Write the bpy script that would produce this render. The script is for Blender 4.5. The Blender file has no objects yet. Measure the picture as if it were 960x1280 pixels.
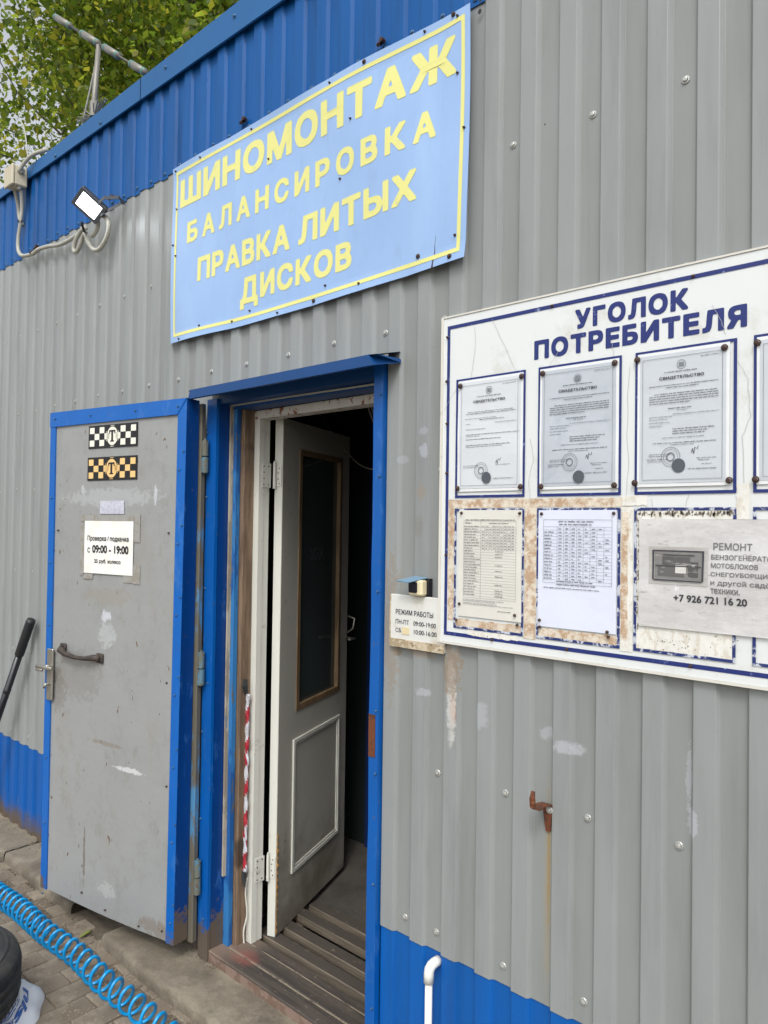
import bpy, bmesh, math, random
import numpy as np
from mathutils import Vector, Matrix
random.seed(7)
C = bpy.context.scene.collection
S = bpy.context.scene
# ------------------------------------------------------------------ camera, sky, sun, exposure
CAM = Vector((0.0, -1.68, 1.70))
yaw, pit, rol = 0.7376957, 0.0184044, 0.0142026
F = Vector((-math.sin(yaw)*math.cos(pit), math.cos(yaw)*math.cos(pit), math.sin(pit)))
R = Vector((math.cos(yaw), math.sin(yaw), 0)); U = R.cross(F)
R2 = R*math.cos(rol)+U*math.sin(rol); U2 = -R*math.sin(rol)+U*math.cos(rol)
cd = bpy.data.cameras.new('camera'); cam = bpy.data.objects.new('camera', cd); C.objects.link(cam)
m = Matrix((R2, U2, -F)).transposed().to_4x4(); m.translation = CAM; cam.matrix_world = m
cd.sensor_fit = 'VERTICAL'; cd.sensor_height = 36; cd.lens = 930/1280*36; cd.clip_start = .02; cd.clip_end = 2000
S.camera = cam
S.render.resolution_x, S.render.resolution_y = 768, 1024
wd = bpy.data.worlds.new("World"); S.world = wd; wd.use_nodes = True
wn = wd.node_tree; bgn = wn.nodes['Background']
sky = wn.nodes.new('ShaderNodeTexSky'); sky.sky_type = 'NISHITA'; sky.sun_disc = False
SUN_EL, SUN_AZ = math.radians(50), math.radians(146)
sky.sun_elevation = SUN_EL; sky.sun_rotation = SUN_AZ; sky.dust_density = 4; sky.air_density = 1.0; sky.ozone_density = 1
hs = wn.nodes.new('ShaderNodeHueSaturation'); hs.inputs['Saturation'].default_value = .22; hs.inputs['Value'].default_value = 1.6
wn.links.new(sky.outputs[0], hs.inputs['Color']); wn.links.new(hs.outputs[0], bgn.inputs['Color'])
bgn.inputs['Strength'].default_value = .15
sl = bpy.data.lights.new('sun', 'SUN'); sl.energy = .95; sl.angle = math.radians(10); sl.color = (1, .96, .9)
so = bpy.data.objects.new('sun', sl); C.objects.link(so)
sd = Vector((math.sin(SUN_AZ)*math.cos(SUN_EL), math.cos(SUN_AZ)*math.cos(SUN_EL), math.sin(SUN_EL)))
so.rotation_euler = sd.to_track_quat('Z', 'Y').to_euler()
S.view_settings.view_transform = 'Standard'; S.view_settings.look = 'None'; S.view_settings.exposure = -.02; S.view_settings.gamma = 1

# ------------------------------------------------------------------ materials
def srgb(r, g, b):
    f = lambda c: (c/12.92 if c <= .04045 else ((c+.055)/1.055)**2.4)
    return (f(r/255), f(g/255), f(b/255), 1)
class NT:
    def __init__(s, name):
        s.m = bpy.data.materials.new(name); s.m.use_nodes = True; s.t = s.m.node_tree
        s.b = s.t.nodes['Principled BSDF']; s.tc = s.t.nodes.new('ShaderNodeTexCoord').outputs['Object']
    def n(s, k, **kw):
        x = s.t.nodes.new(k)
        for a, v in kw.items(): setattr(x, a, v)
        return x
    def l(s, a, b): s.t.links.new(a, b)
    def noise(s, scale=5, detail=4, rough=.6, stretch=None, vec=None, off=0):
        mp = s.n('ShaderNodeMapping'); s.l(vec or s.tc, mp.inputs[0])
        if stretch: mp.inputs['Scale'].default_value = stretch
        mp.inputs['Location'].default_value = (off, off*.7, off*1.3)
        x = s.n('ShaderNodeTexNoise'); x.inputs['Scale'].default_value = scale; x.inputs['Detail'].default_value = detail
        x.inputs['Roughness'].default_value = rough; s.l(mp.outputs[0], x.inputs['Vector']); return x.outputs['Fac']
    def ramp(s, fac, lo, hi):
        x = s.n('ShaderNodeMapRange'); x.interpolation_type = 'SMOOTHSTEP'
        x.inputs['From Min'].default_value = lo; x.inputs['From Max'].default_value = hi; s.l(fac, x.inputs['Value']); return x.outputs[0]
    def math(s, op, a, b=None):
        x = s.n('ShaderNodeMath', operation=op)
        for i, v in enumerate((a, b)):
            if v is None: continue
            if isinstance(v, (int, float)): x.inputs[i].default_value = v
            else: s.l(v, x.inputs[i])
        return x.outputs[0]
    def mix(s, fac, a, b):
        x = s.n('ShaderNodeMix', data_type='RGBA')
        for i, v in ((0, fac), (6, a), (7, b)):
            if isinstance(v, (int, float)): x.inputs[i].default_value = v
            elif isinstance(v, tuple): x.inputs[i].default_value = v
            else: s.l(v, x.inputs[i])
        return x.outputs[2]
    def sep(s):
        x = s.n('ShaderNodeSeparateXYZ'); s.l(s.tc, x.inputs[0]); return x.outputs
    def spot(s, cx, cz, rx, rz, soft=.35, ns=60, na=.8):
        """mask of an uneven patch at (cx,cz) on the wall"""
        o = s.sep()
        dx = s.math('DIVIDE', s.math('SUBTRACT', o[0], cx), rx); dz = s.math('DIVIDE', s.math('SUBTRACT', o[2], cz), rz)
        d = s.math('ADD', s.math('POWER', s.math('ABSOLUTE', dx), 2.0), s.math('POWER', s.math('ABSOLUTE', dz), 2.0))
        d = s.math('ADD', d, s.math('MULTIPLY', s.math('SUBTRACT', s.noise(ns*.8, 9, .78), .5), na*7+2))
        return s.ramp(d, 1+soft, 1-soft)
    def bump(s, h, strength=.3, dist=.002):
        x = s.n('ShaderNodeBump'); x.inputs['Strength'].default_value = strength; x.inputs['Distance'].default_value = dist
        s.l(h, x.inputs['Height']); s.l(x.outputs[0], s.b.inputs['Normal'])
    def done(s, col, rough=.5, metal=0, coat=0, spec=None):
        if isinstance(col, tuple): s.b.inputs['Base Color'].default_value = col
        else: s.l(col, s.b.inputs['Base Color'])
        if isinstance(rough, (int, float)): s.b.inputs['Roughness'].default_value = rough
        else: s.l(rough, s.b.inputs['Roughness'])
        s.b.inputs['Metallic'].default_value = metal
        if coat: s.b.inputs['Coat Weight'].default_value = coat; s.b.inputs['Coat Roughness'].default_value = .15
        if spec is not None: s.b.inputs['Specular IOR Level'].default_value = spec
        return s.m
def dark(c, k): return (c[0]*k, c[1]*k, c[2]*k, 1)
def simple(name, col, rough=.5, metal=0, var=.12, vs=8, stretch=None, bump=0, bs=80, coat=0, dirt=None, da=(.55, .75), ds=6, dst=None):
    t = NT(name); c = t.mix(t.noise(vs, 5, .65, stretch), dark(col, 1-var), dark(col, 1+var))
    if dirt: c = t.mix(t.ramp(t.noise(ds, 6, .7, dst, off=3), *da), c, dirt)
    if bump: t.bump(t.noise(bs, 5, .6, stretch), bump)
    return t.done(c, rough, metal, coat)
M = {}
GREY = srgb(140, 145, 145); BLUE = (.0, .095, .38, 1); RUST = srgb(120, 72, 40)
def wall_mat(name, col, spots=(), low=False, streak=.10):
    t = NT(name)
    rnd = t.n('ShaderNodeObjectInfo').outputs['Random']
    c = t.mix(t.noise(3, 5, .6), dark(col, .90), dark(col, 1.08))
    c = t.mix(t.math('MULTIPLY', rnd, .30), c, dark(col, 1.18))
    c = t.mix(t.ramp(t.noise(11, 7, .7, (1, 1, .10), off=5), .42, .8), c, dark(col, 1-streak*2.2))
    c = t.mix(t.math('MULTIPLY', t.ramp(t.noise(34, 6, .7, (1, 1, .06), off=15), .56, .72), .35), c, (col[0]*.72+.01, col[1]*.68+.01, col[2]*.62, 1))
    c = t.mix(t.math('MULTIPLY', t.ramp(t.noise(90, 4, .7, off=9), .64, .72), .45), c, dark(col, .62))
    c = t.mix(t.math('MULTIPLY', t.ramp(t.sep()[1], .0075, .0100), t.math('ADD', .12, t.math('MULTIPLY', t.noise(20, 5, .7, (1, 1, .15), off=21), .35))), c, (col[0]*.74, col[1]*.70, col[2]*.66, 1))
    for (cx, cz, rx, rz, cc, amt, soft, ns, na) in spots:
        c = t.mix(t.math('MULTIPLY', t.spot(cx, cz, rx, rz, soft, ns, na), amt), c, cc)
    if low:
        z = t.math('ADD', t.sep()[2], t.math('MULTIPLY', t.noise(14, 5, .7, off=2), -.22))
        c = t.mix(t.ramp(z, .08, -.06), c, srgb(92, 80, 66))
        c = t.mix(t.math('MULTIPLY', t.ramp(t.noise(25, 4, .7, (1, 1, .05), off=7), .66, .75), .8), c, srgb(110, 150, 215))
    t.bump(t.math('ADD', t.noise(5, 4, .6, (1, 1, .4)), t.math('MULTIPLY', t.noise(40, 4, .6), .06)), .22, .005)
    return t.done(c, .45, spec=.28 if col[2] < .32 and col[0] < .1 else .4)
W_ = srgb(205, 208, 220); TAPE = srgb(140, 130, 118)
M['grey'] = wall_mat('grey_sheet_paint', GREY, [
    (-.958, .84, .0035, .13, srgb(150, 120, 60), .75, .8, 30, .25), (-.958, .80, .012, .25, srgb(150, 135, 100), .35, .9, 20, .2),
    (-1.256, 1.19, .009, .045, srgb(150, 100, 60), .95, .3, 170, 1.4), (-1.262, 1.21, .016, .12, srgb(205, 205, 202), .6, .5, 40, .5),
    (-.905, 1.155, .035, .016, W_, .32, .6, 40, .7), (-.965, 1.18, .018, .018, W_, .22, .6, 50, .8), (-1.16, 1.19, .02, .035, W_, .22, .6, 50, .8),
    (-1.37, 1.22, .025, .01, W_, .25, .4, 50, .8), (-.60, 1.05, .012, .03, W_, .28, .3, 60, .8), (-.61, 1.15, .007, .07, W_, .22, .4, 60, .8),
    (-1.49, 1.40, .03, .20, TAPE, .65, .35, 60, 1.0), (-1.265, 1.30, .03, .07, srgb(135, 118, 98), .7, .4, 70, 1.0), (-1.38, 1.33, .05, .012, TAPE, .8, .2, 90, .7),
    (-1.47, 1.325, .011, .014, srgb(130, 118, 100), .8, .2, 90, .5), (-1.38, 1.80, .016, .02, srgb(140, 132, 122), .7, .25, 90, 1.0),
    (-1.375, 1.92, .016, .02, srgb(195, 200, 215), .3, .2, 60, .5), (-1.375, 1.98, .016, .012, srgb(185, 190, 205), .25, .3, 60, .5), (-1.46, 1.90, .02, .012, srgb(185, 190, 205), .2, .3, 60, .5),
    (-1.39, 1.70, .015, .03, srgb(120, 115, 108), .4, .2, 140, 1.3)])
M['blue_low'] = wall_mat('blue_plinth_paint', BLUE, (), True, .12)
M['fascia'] = wall_mat('blue_fascia_paint', (.002, .085, .30, 1), (), False, .2)
def edge_paint(name, col, zbase=.0, amt=.22, chips=True):
    t = NT(name); c = t.mix(t.noise(5, 5, .6), dark(col, .85), dark(col, 1.12))
    c = t.mix(t.math('MULTIPLY', t.ramp(t.noise(22, 6, .7, (1, 1, .35), off=4), .56, .68), .5), c, srgb(62, 112, 178))
    if chips: c = t.mix(t.ramp(t.noise(48, 5, .7, off=8), .665, .69), c, srgb(98, 88, 78))
    z = t.math('ADD', t.sep()[2], t.math('MULTIPLY', t.noise(16, 8, .8, off=2), -.42))
    c = t.mix(t.ramp(z, zbase+amt*.0, zbase-amt*.16), c, srgb(92, 82, 72))
    t.bump(t.noise(12, 4, .6), .3, .003)
    return t.done(c, .38)
M['trim'] = edge_paint('blue_trim_paint', (.0, .09, .37, 1), -.02)
M['trim_door'] = edge_paint('blue_door_trim_paint', (.0, .105, .42, 1), -.04)
M['trim_side_shaded'] = edge_paint('blue_trim_shaded_side', (.0, .04, .20, 1), .02)  # trim blue darkened: shade on side and reveal faces is painted in
M['roof_trim'] = simple('blue_roof_flashing', (.005, .10, .29, 1), .5, 0, .12, 4)
M['canopy'] = simple('blue_canopy_paint', (.001, .05, .19, 1), .45, 0, .15, 8, dirt=srgb(70, 100, 150), da=(.66, .8), ds=12)
def peel(name, a, b, c3, sc=14, st=(1, 1, .2), lo=.48, hi=.53, rough=.6):
    t = NT(name); c = t.mix(t.noise(30, 4, .7, st), dark(a, .8), dark(a, 1.15))
    c = t.mix(t.ramp(t.noise(sc, 7, .72, st, off=1), lo, hi), c, b)
    c = t.mix(t.ramp(t.noise(sc*2.2, 7, .72, st, off=6), hi+.06, hi+.1), c, c3)
    t.bump(t.noise(sc, 7, .72, st, off=1), .5, .003); return t.done(c, rough)
M['peel_blue'] = peel('peeling_blue_paint', srgb(45, 115, 175), srgb(25, 85, 150), srgb(95, 92, 78), 16)
M['peel_tube'] = peel('peeling_tube_paint', srgb(96, 92, 80), srgb(70, 125, 165), srgb(78, 66, 54), 10, (1, 1, .25), .50, .58)
M['hinge'] = peel('old_hinge_paint', srgb(98, 102, 92), srgb(80, 120, 140), srgb(90, 66, 48), 22, (1, 1, .6))
M['rust'] = peel('rusted_steel', srgb(105, 58, 34), srgb(78, 48, 34), srgb(140, 90, 55), 30, (1, 1, 1))
M['batten'] = peel('weathered_cream_batten', srgb(172, 164, 146), srgb(140, 130, 114), srgb(80, 110, 140), 18)
M['lintel'] = peel('rusty_white_lintel', srgb(200, 198, 190), srgb(190, 188, 180), srgb(125, 75, 45), 18, (1, 1, 1), .5, .50)
def wood(name, a, b, st=(6, 6, .5), rough=.7, bump=.4):
    t = NT(name); g = t.noise(9, 6, .7, st); c = t.mix(t.ramp(g, .35, .65), a, b)
    c = t.mix(t.ramp(t.noise(4, 3, .6, off=3), .62, .72), c, dark(a, .55)); t.bump(g, bump, .002); return t.done(c, rough)
M['timber'] = wood('bare_brown_timber', srgb(94, 77, 62), srgb(128, 107, 86))
M['white_wood'] = simple('dirty_white_joinery', srgb(205, 206, 198), .5, 0, .06, 7, (1, 1, .4), dirt=srgb(150, 142, 126), da=(.60, .74), ds=9, bump=.15)
def leaf_mat():
    t = NT('grey_white_door_paint'); col = srgb(176, 175, 166); c = t.mix(t.noise(5, 5, .6), dark(col, .86), dark(col, 1.05))
    c = t.mix(t.ramp(t.noise(9, 6, .75, off=4), .6, .72), c, srgb(140, 132, 118))
    z = t.math('ADD', t.sep()[2], t.math('MULTIPLY', t.noise(6, 5, .7, off=2), -.7)); c = t.mix(t.math('MULTIPLY', t.ramp(z, .15, -.35), .85), c, srgb(100, 92, 80)); return t.done(c, .45)
M['leaf'] = leaf_mat()
def door_mat():
    col = srgb(145, 148, 148); t = NT('grey_steel_door_paint'); c = t.mix(t.noise(3.5, 5, .6), dark(col, .88), dark(col, 1.06))
    c = t.mix(t.math('MULTIPLY', t.ramp(t.noise(7, 6, .7, (1, 1, .3), off=4), .52, .75), .5), c, srgb(138, 134, 126))
    c = t.mix(t.ramp(t.noise(42, 3, .6, (1, 1, .45), off=11), .70, .715), c, srgb(98, 74, 58))
    c = t.mix(t.math('MULTIPLY', t.ramp(t.noise(16, 8, .75, (1, 1, .6), off=17), .5, .68), .30), c, srgb(116, 110, 100))
    for (cx, cz, rx, rz, cc, a) in ((-.62, 1.06, .16, .10, srgb(112, 108, 102), .35), (-.74, .98, .05, .09, srgb(104, 98, 90), .4), (-.28, .72, .075, .010, srgb(215, 217, 220), .6), (-.42, .8, .10, .01, srgb(122, 114, 104), .6), (-.435, 1.315, .028, .022, srgb(206, 210, 220), .6),
            (-.43, 1.24, .05, .05, srgb(185, 190, 194), .45), (-.545, .33, .006, .11, srgb(105, 96, 88), .8), (-.40, .22, .05, .03, srgb(190, 193, 190), .3), (-.42, 1.395, .14, .035, srgb(140, 136, 128), .6),
            (-.155, 1.805, .009, .035, srgb(190, 194, 202), .8), (-.60, 1.83, .012, .02, srgb(195, 198, 202), .5), (-.42, 1.80, .26, .035, srgb(168, 172, 174), .6), (-.10, .15, .10, .03, srgb(115, 100, 84), .5)):
        c = t.mix(t.math('MULTIPLY', t.spot(cx, cz, rx, rz, .3, 45, .9), a), c, cc)
    t.bump(t.noise(5, 5, .6), .5, .010); return t.done(c, .40)
M['door_grey'] = door_mat()
M['screw'] = simple('galvanised_screw_head', srgb(176, 178, 174), .35, .35, .1, 60)
M['dark_screw'] = simple('rusted_screw_head', srgb(70, 52, 46), .6, .3, .2, 60)
M['bluescrew'] = simple('painted_screw_head', srgb(70, 105, 140), .4, .4, .1, 60)
def banner_mat():
    col = (.27, .44, .76, 1); t = NT('faded_blue_banner'); c = t.mix(t.noise(2.6, 6, .7), dark(col, .86), (.34, .51, .80, 1)); c = t.mix(t.math('MULTIPLY', t.ramp(t.noise(18, 7, .75, (1, 1, .25), off=12), .52, .72), .22), c, srgb(120, 140, 170))
    c = t.mix(t.math('MULTIPLY', t.ramp(t.noise(8, 5, .6, (1, 1, .2), off=3), .5, .8), .35), c, (.36, .54, .79, 1)); return t.done(c, .38)
M['banner'] = banner_mat()
M['yellow'] = simple('faded_yellow_print', srgb(220, 218, 136), .5, 0, .05, 6, dirt=srgb(176, 184, 150), da=(.60, .78), ds=14)
M['navy'] = simple('navy_print', srgb(26, 42, 108), .5, 0, .15, 25, dirt=srgb(140, 155, 195), da=(.62, .70), ds=60)
M['navy_worn'] = simple('worn_navy_print', srgb(30, 46, 105), .5, 0, .2, 25, dirt=srgb(190, 196, 206), da=(.50, .56), ds=34)
M['board'] = simple('white_board_vinyl', srgb(214, 219, 219), .35, 0, .03, 4, dirt=srgb(190, 188, 178), da=(.52, .8), ds=7)
M['board_rust'] = peel('rust_stained_adhesive', srgb(214, 206, 190), srgb(176, 148, 120), srgb(134, 98, 72), 44, (1, 1, 1), .42, .60, .7)
M['board_dirt'] = peel('grey_adhesive_residue', srgb(222, 222, 216), srgb(206, 202, 190), srgb(96, 88, 78), 45, (1, 1, .6), .5, .58, .6)
def paper(name, col, mott=.06, coat=.6, blotch=None):
    t = NT(name); c = t.mix(t.noise(14, 5, .7), dark(col, 1-mott), dark(col, 1+mott*.5))
    if blotch: c = t.mix(t.ramp(t.noise(9, 6, .7, off=4), .5, .7), c, blotch)
    t.bump(t.noise(12, 4, .5, off=2), .5, .006); return t.done(c, .45, 0, coat)
M['cert1'] = paper('pale_laminated_paper', srgb(205, 211, 216)); M['cert2'] = paper('blue_grey_laminated_paper', srgb(182, 190, 198), .10, .6, srgb(170, 178, 188)); M['cert3'] = paper('grey_laminated_paper', srgb(192, 199, 206), .07)
M['cream'] = paper('cream_paper', srgb(212, 211, 203), .03, .3); M['bluepaper'] = paper('bluish_white_paper', srgb(214, 220, 236), .03, .5)
M['note'] = paper('white_note_paper', srgb(232, 233, 230), .03, .3, srgb(226, 224, 214)); M['plate'] = paper('stained_white_plate', srgb(212, 214, 210), .08, .1, srgb(190, 182, 164))
def pocket_mat():
    t = NT('crumpled_plastic_pocket'); c = t.mix(t.noise(9, 7, .75, (1, 1, 3)), srgb(204, 203, 201), srgb(232, 233, 234)); c = t.mix(t.ramp(t.noise(13, 8, .8, (1, 1, 3.5), off=4), .58, .64), c, srgb(176, 173, 168)); c = t.mix(t.ramp(t.noise(10, 6, .75, (1.5, 1, 1), off=31), .62, .66), c, srgb(242, 243, 246))  # near-white streaks put glare on the plastic into its colour
    t.l(t.math('ADD', .48, t.math('MULTIPLY', t.noise(12, 5, .7, off=8), .5)), t.b.inputs['Alpha']); t.bump(t.noise(9, 4, .55, (1, 1, 1.6), off=2), .55, .010); return t.done(c, .28, 0, .9)
M['adpaper'] = pocket_mat() # paper('crumpled_plastic_pocket', srgb(212, 211, 207), .08, .9, srgb(196, 194, 190))
M['sleeve'] = paper('clear_sleeve_rim', srgb(222, 226, 228), .04, .8)
M['ink'] = simple('black_ink', srgb(58, 60, 66), .6, 0, .1, 40); M['inkgrey'] = simple('grey_ink', srgb(118, 124, 132), .6, 0, .1, 40)
M['inkfade'] = simple('faded_grey_ink', srgb(112, 112, 114), .6, 0, .3, 30, dirt=srgb(160, 160, 162), da=(.58, .72), ds=26); M['blackink'] = simple('strong_black_ink', srgb(28, 28, 30), .5, 0, .1, 40)
M['stk_black'] = simple('black_sticker_vinyl', srgb(24, 24, 28), .35, 0, .2, 30); M['stk_white'] = simple('white_sticker_print', srgb(228, 228, 214), .4, 0, .05, 30); M['stk_gold'] = simple('gold_sticker_print', srgb(226, 190, 128), .4, 0, .06, 30)
M['tapegrime'] = peel('grimy_clear_tape', srgb(150, 150, 146), srgb(140, 136, 128), srgb(98, 86, 72), 30, (1, 1, 1), .5, .56, .35)
M['foil'] = peel('torn_silver_tape', srgb(190, 192, 204), srgb(172, 176, 192), srgb(214, 216, 224), 60, (1, 1, 1), .48, .54, .35)
M['concrete'] = None
def concrete(name, a, b, sc=7, speck=True, dust=None):
    t = NT(name); c = t.mix(t.ramp(t.noise(sc, 7, .7), .3, .7), a, b)
    if speck: c = t.mix(t.ramp(t.noise(150, 3, .7, off=4), .66, .72), c, dark(b, 1.35)); c = t.mix(t.ramp(t.noise(110, 4, .7, off=14), .68, .74), c, dark(a, .55))
    if dust: c = t.mix(t.ramp(t.noise(3.1, 6, .7, off=8), .45, .65), c, dust)
    c = t.mix(t.ramp(t.noise(48, 8, .8, off=24), .60, .66), c, dark(a, .62)); c = t.mix(t.ramp(t.noise(62, 8, .8, off=34), .62, .68), c, dark(b, 1.4)); t.bump(t.noise(45, 9, .8), .9, .006); return t.done(c, .85)
M['concrete'] = concrete('worn_concrete', srgb(112, 104, 90), srgb(146, 138, 122), 6, True, srgb(100, 92, 80))
M['paver'] = concrete('grey_brown_paver', srgb(128, 119, 104), srgb(156, 146, 130), 9, True, srgb(120, 110, 96))
M['paver2'] = concrete('dark_paver', srgb(118, 110, 98), srgb(146, 137, 122), 8, True, srgb(112, 102, 88))
M['soil'] = concrete('sandy_joint_dirt', srgb(88, 80, 67), srgb(114, 104, 89), 20, True)
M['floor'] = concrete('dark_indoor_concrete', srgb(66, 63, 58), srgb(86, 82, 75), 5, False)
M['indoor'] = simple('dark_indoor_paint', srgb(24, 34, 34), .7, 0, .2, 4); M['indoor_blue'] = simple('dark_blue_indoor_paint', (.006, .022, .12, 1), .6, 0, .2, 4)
def board_mat():
    t = NT('worn_painted_step_board'); g = t.noise(6, 6, .7, (.6, 8, 8)); c = t.mix(t.ramp(g, .35, .65), srgb(56, 51, 48), srgb(80, 73, 66))
    c = t.mix(t.ramp(t.noise(60, 4, .7, off=5), .60, .72), c, srgb(126, 116, 102))
    o = t.sep()
    dx = t.math('POWER', t.math('DIVIDE', t.math('ADD', o[0], 2.245), .07), 2.); dy = t.math('POWER', t.math('DIVIDE', t.math('SUBTRACT', o[1], .06), .05), 2.)
    d = t.math('ADD', t.math('ADD', dx, dy), t.math('MULTIPLY', t.noise(18, 5, .7), 1.6)); c = t.mix(t.math('MULTIPLY', t.ramp(d, 2.1, .6), .38), c, srgb(165, 82, 74))
    c = t.mix(t.math('MULTIPLY', t.ramp(o[0], -2.2, -2.38), .7), c, srgb(136, 116, 102)); t.bump(g, .4, .002); return t.done(c, .72)
M['step'] = board_mat()
M['riser'] = peel('pinkish_worn_riser', srgb(132, 112, 102), srgb(112, 92, 80), srgb(90, 78, 66), 12, (1, 1, 1))
M['slat'] = wood('grey_duckboard_slat', srgb(88, 80, 70), srgb(118, 108, 94), (.5, 7, 7))
M['slat_top'] = simple('dark_worn_slat_top', srgb(70, 64, 58), .75, 0, .25, 25, (.4, 4, 1), bump=.3, bs=60, dirt=srgb(110, 102, 90), da=(.6, .68), ds=30)
M['joint'] = simple('sandy_joint', srgb(140, 130, 112), .9, 0, .2, 60, dirt=srgb(90, 82, 72), da=(.5, .62), ds=18)
M['hose'] = simple('bright_blue_hose_plastic', (.0, .27, .62, 1), .28, 0, .05, 6, coat=.3)
M['rubber'] = simple('worn_black_rubber', srgb(40, 42, 44), .62, 0, .25, 20, dirt=srgb(72, 70, 66), da=(.5, .75), ds=9, bump=.2)
M['bag'] = simple('white_plastic_bag', srgb(212, 218, 226), .3, 0, .06, 12, coat=.3); M['bagprint'] = simple('blue_bag_print', srgb(40, 90, 165), .4, 0, .1, 30)
M['pole'] = simple('black_gloss_pole', srgb(26, 28, 34), .28, .2, .15, 8, coat=.4); M['polecap'] = simple('black_rubber_grip', srgb(34, 36, 40), .5, 0, .1, 20)
M['cable'] = simple('grey_conduit_plastic', srgb(168, 168, 158), .5, 0, .08, 12, dirt=srgb(120, 116, 104), da=(.6, .75), ds=10)
M['box'] = simple('beige_box_plastic', srgb(190, 182, 160), .55, 0, .06, 10); M['housing'] = simple('dark_grey_aluminium', srgb(74, 78, 84), .4, .5, .1, 12)
M['lens_rim'] = simple('grey_lens_rim', srgb(96, 102, 110), .4, .3, .1, 12)
M['pvc'] = simple('white_painted_pipe', srgb(218, 219, 214), .45, 0, .05, 10, dirt=srgb(140, 110, 80), da=(.64, .72), ds=22)
M['steel'] = simple('dull_steel', srgb(168, 166, 158), .35, .8, .12, 25, dirt=srgb(120, 112, 96), da=(.55, .7), ds=20)
M['iron'] = peel('old_iron_pull', srgb(50, 45, 42), srgb(66, 57, 50), srgb(92, 72, 54), 40, (1, 1, 1))
M['btn'] = simple('cream_button_case', srgb(216, 206, 172), .4, 0, .05, 20); M['btnblack'] = simple('black_button_insert', srgb(16, 18, 28), .25, 0, .1, 20); M['btncap'] = simple('grey_blue_flap', srgb(108, 138, 160), .4, 0, .1, 20)
M['red'] = simple('red_tape_stripe', srgb(160, 40, 54), .35, 0, .1, 20); M['tapewhite'] = simple('white_tape_stripe', srgb(186, 188, 196), .45, 0, .1, 20, dirt=srgb(150, 146, 140), da=(.5, .7), ds=30)
M['green'] = simple('green_tape_ring', srgb(60, 130, 120), .4, 0, .1, 20); M['antenna'] = simple('weathered_aluminium', srgb(132, 130, 122), .5, .4, .15, 20); M['antdark'] = simple('dark_antenna_joint', srgb(80, 78, 72), .5, .3, .15, 20)
M['bark'] = wood('grey_brown_bark', srgb(70, 64, 54), srgb(104, 96, 82), (3, 3, .6)); M['wire'] = simple('pale_cable_jacket', srgb(150, 146, 130), .5, 0, .1, 10)
M['crack'] = simple('fine_board_crack', srgb(170, 172, 170), .6, 0, .1, 20); M['bead'] = wood('varnished_glazing_bead', srgb(98, 80, 58), srgb(134, 112, 84), (5, 5, .6), .5, .2)
M['gold'] = simple('exposed_yellow_board_edge', srgb(150, 112, 58), .7, 0, .25, 60, bump=.5)
t = NT('dark_glass'); t.b.inputs['Transmission Weight'].default_value = .6; M['glass'] = t.done((.10, .13, .13, 1), .06)
t = NT('bright_lamp_lens'); t.b.inputs['Emission Color'].default_value = (.93, .97, 1, 1); t.b.inputs['Emission Strength'].default_value = 9; M['lens'] = t.done((.9, .9, .9, 1), .3)
def foliage():
    t = NT('maple_leaf'); g = t.n('ShaderNodeNewGeometry').outputs['Random Per Island']
    cr = t.n('ShaderNodeValToRGB'); t.l(g, cr.inputs[0]); e = cr.color_ramp.elements
    e[0].position = 0; e[0].color = (.055, .09, .010, 1); e[1].position = 1; e[1].color = (.30, .27, .03, 1)
    for p_, c_ in ((.4, (.10, .15, .014, 1)), (.8, (.18, .22, .022, 1))): x = e.new(p_); x.color = c_
    tr = t.n('ShaderNodeBsdfTranslucent'); mx = t.n('ShaderNodeMixShader'); mx.inputs[0].default_value = .6
    sc = t.mix(1.0, cr.outputs[0], cr.outputs[0]); t.done(cr.outputs[0], .5)
    br = t.n('ShaderNodeHueSaturation'); br.inputs['Value'].default_value = 2.2; t.l(cr.outputs[0], br.inputs['Color']); t.l(br.outputs[0], tr.inputs[0])
    t.l(t.b.outputs[0], mx.inputs[1]); t.l(tr.outputs[0], mx.inputs[2]); t.l(mx.outputs[0], t.t.nodes['Material Output'].inputs[0]); return t.m
M['foliage'] = foliage()

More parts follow.
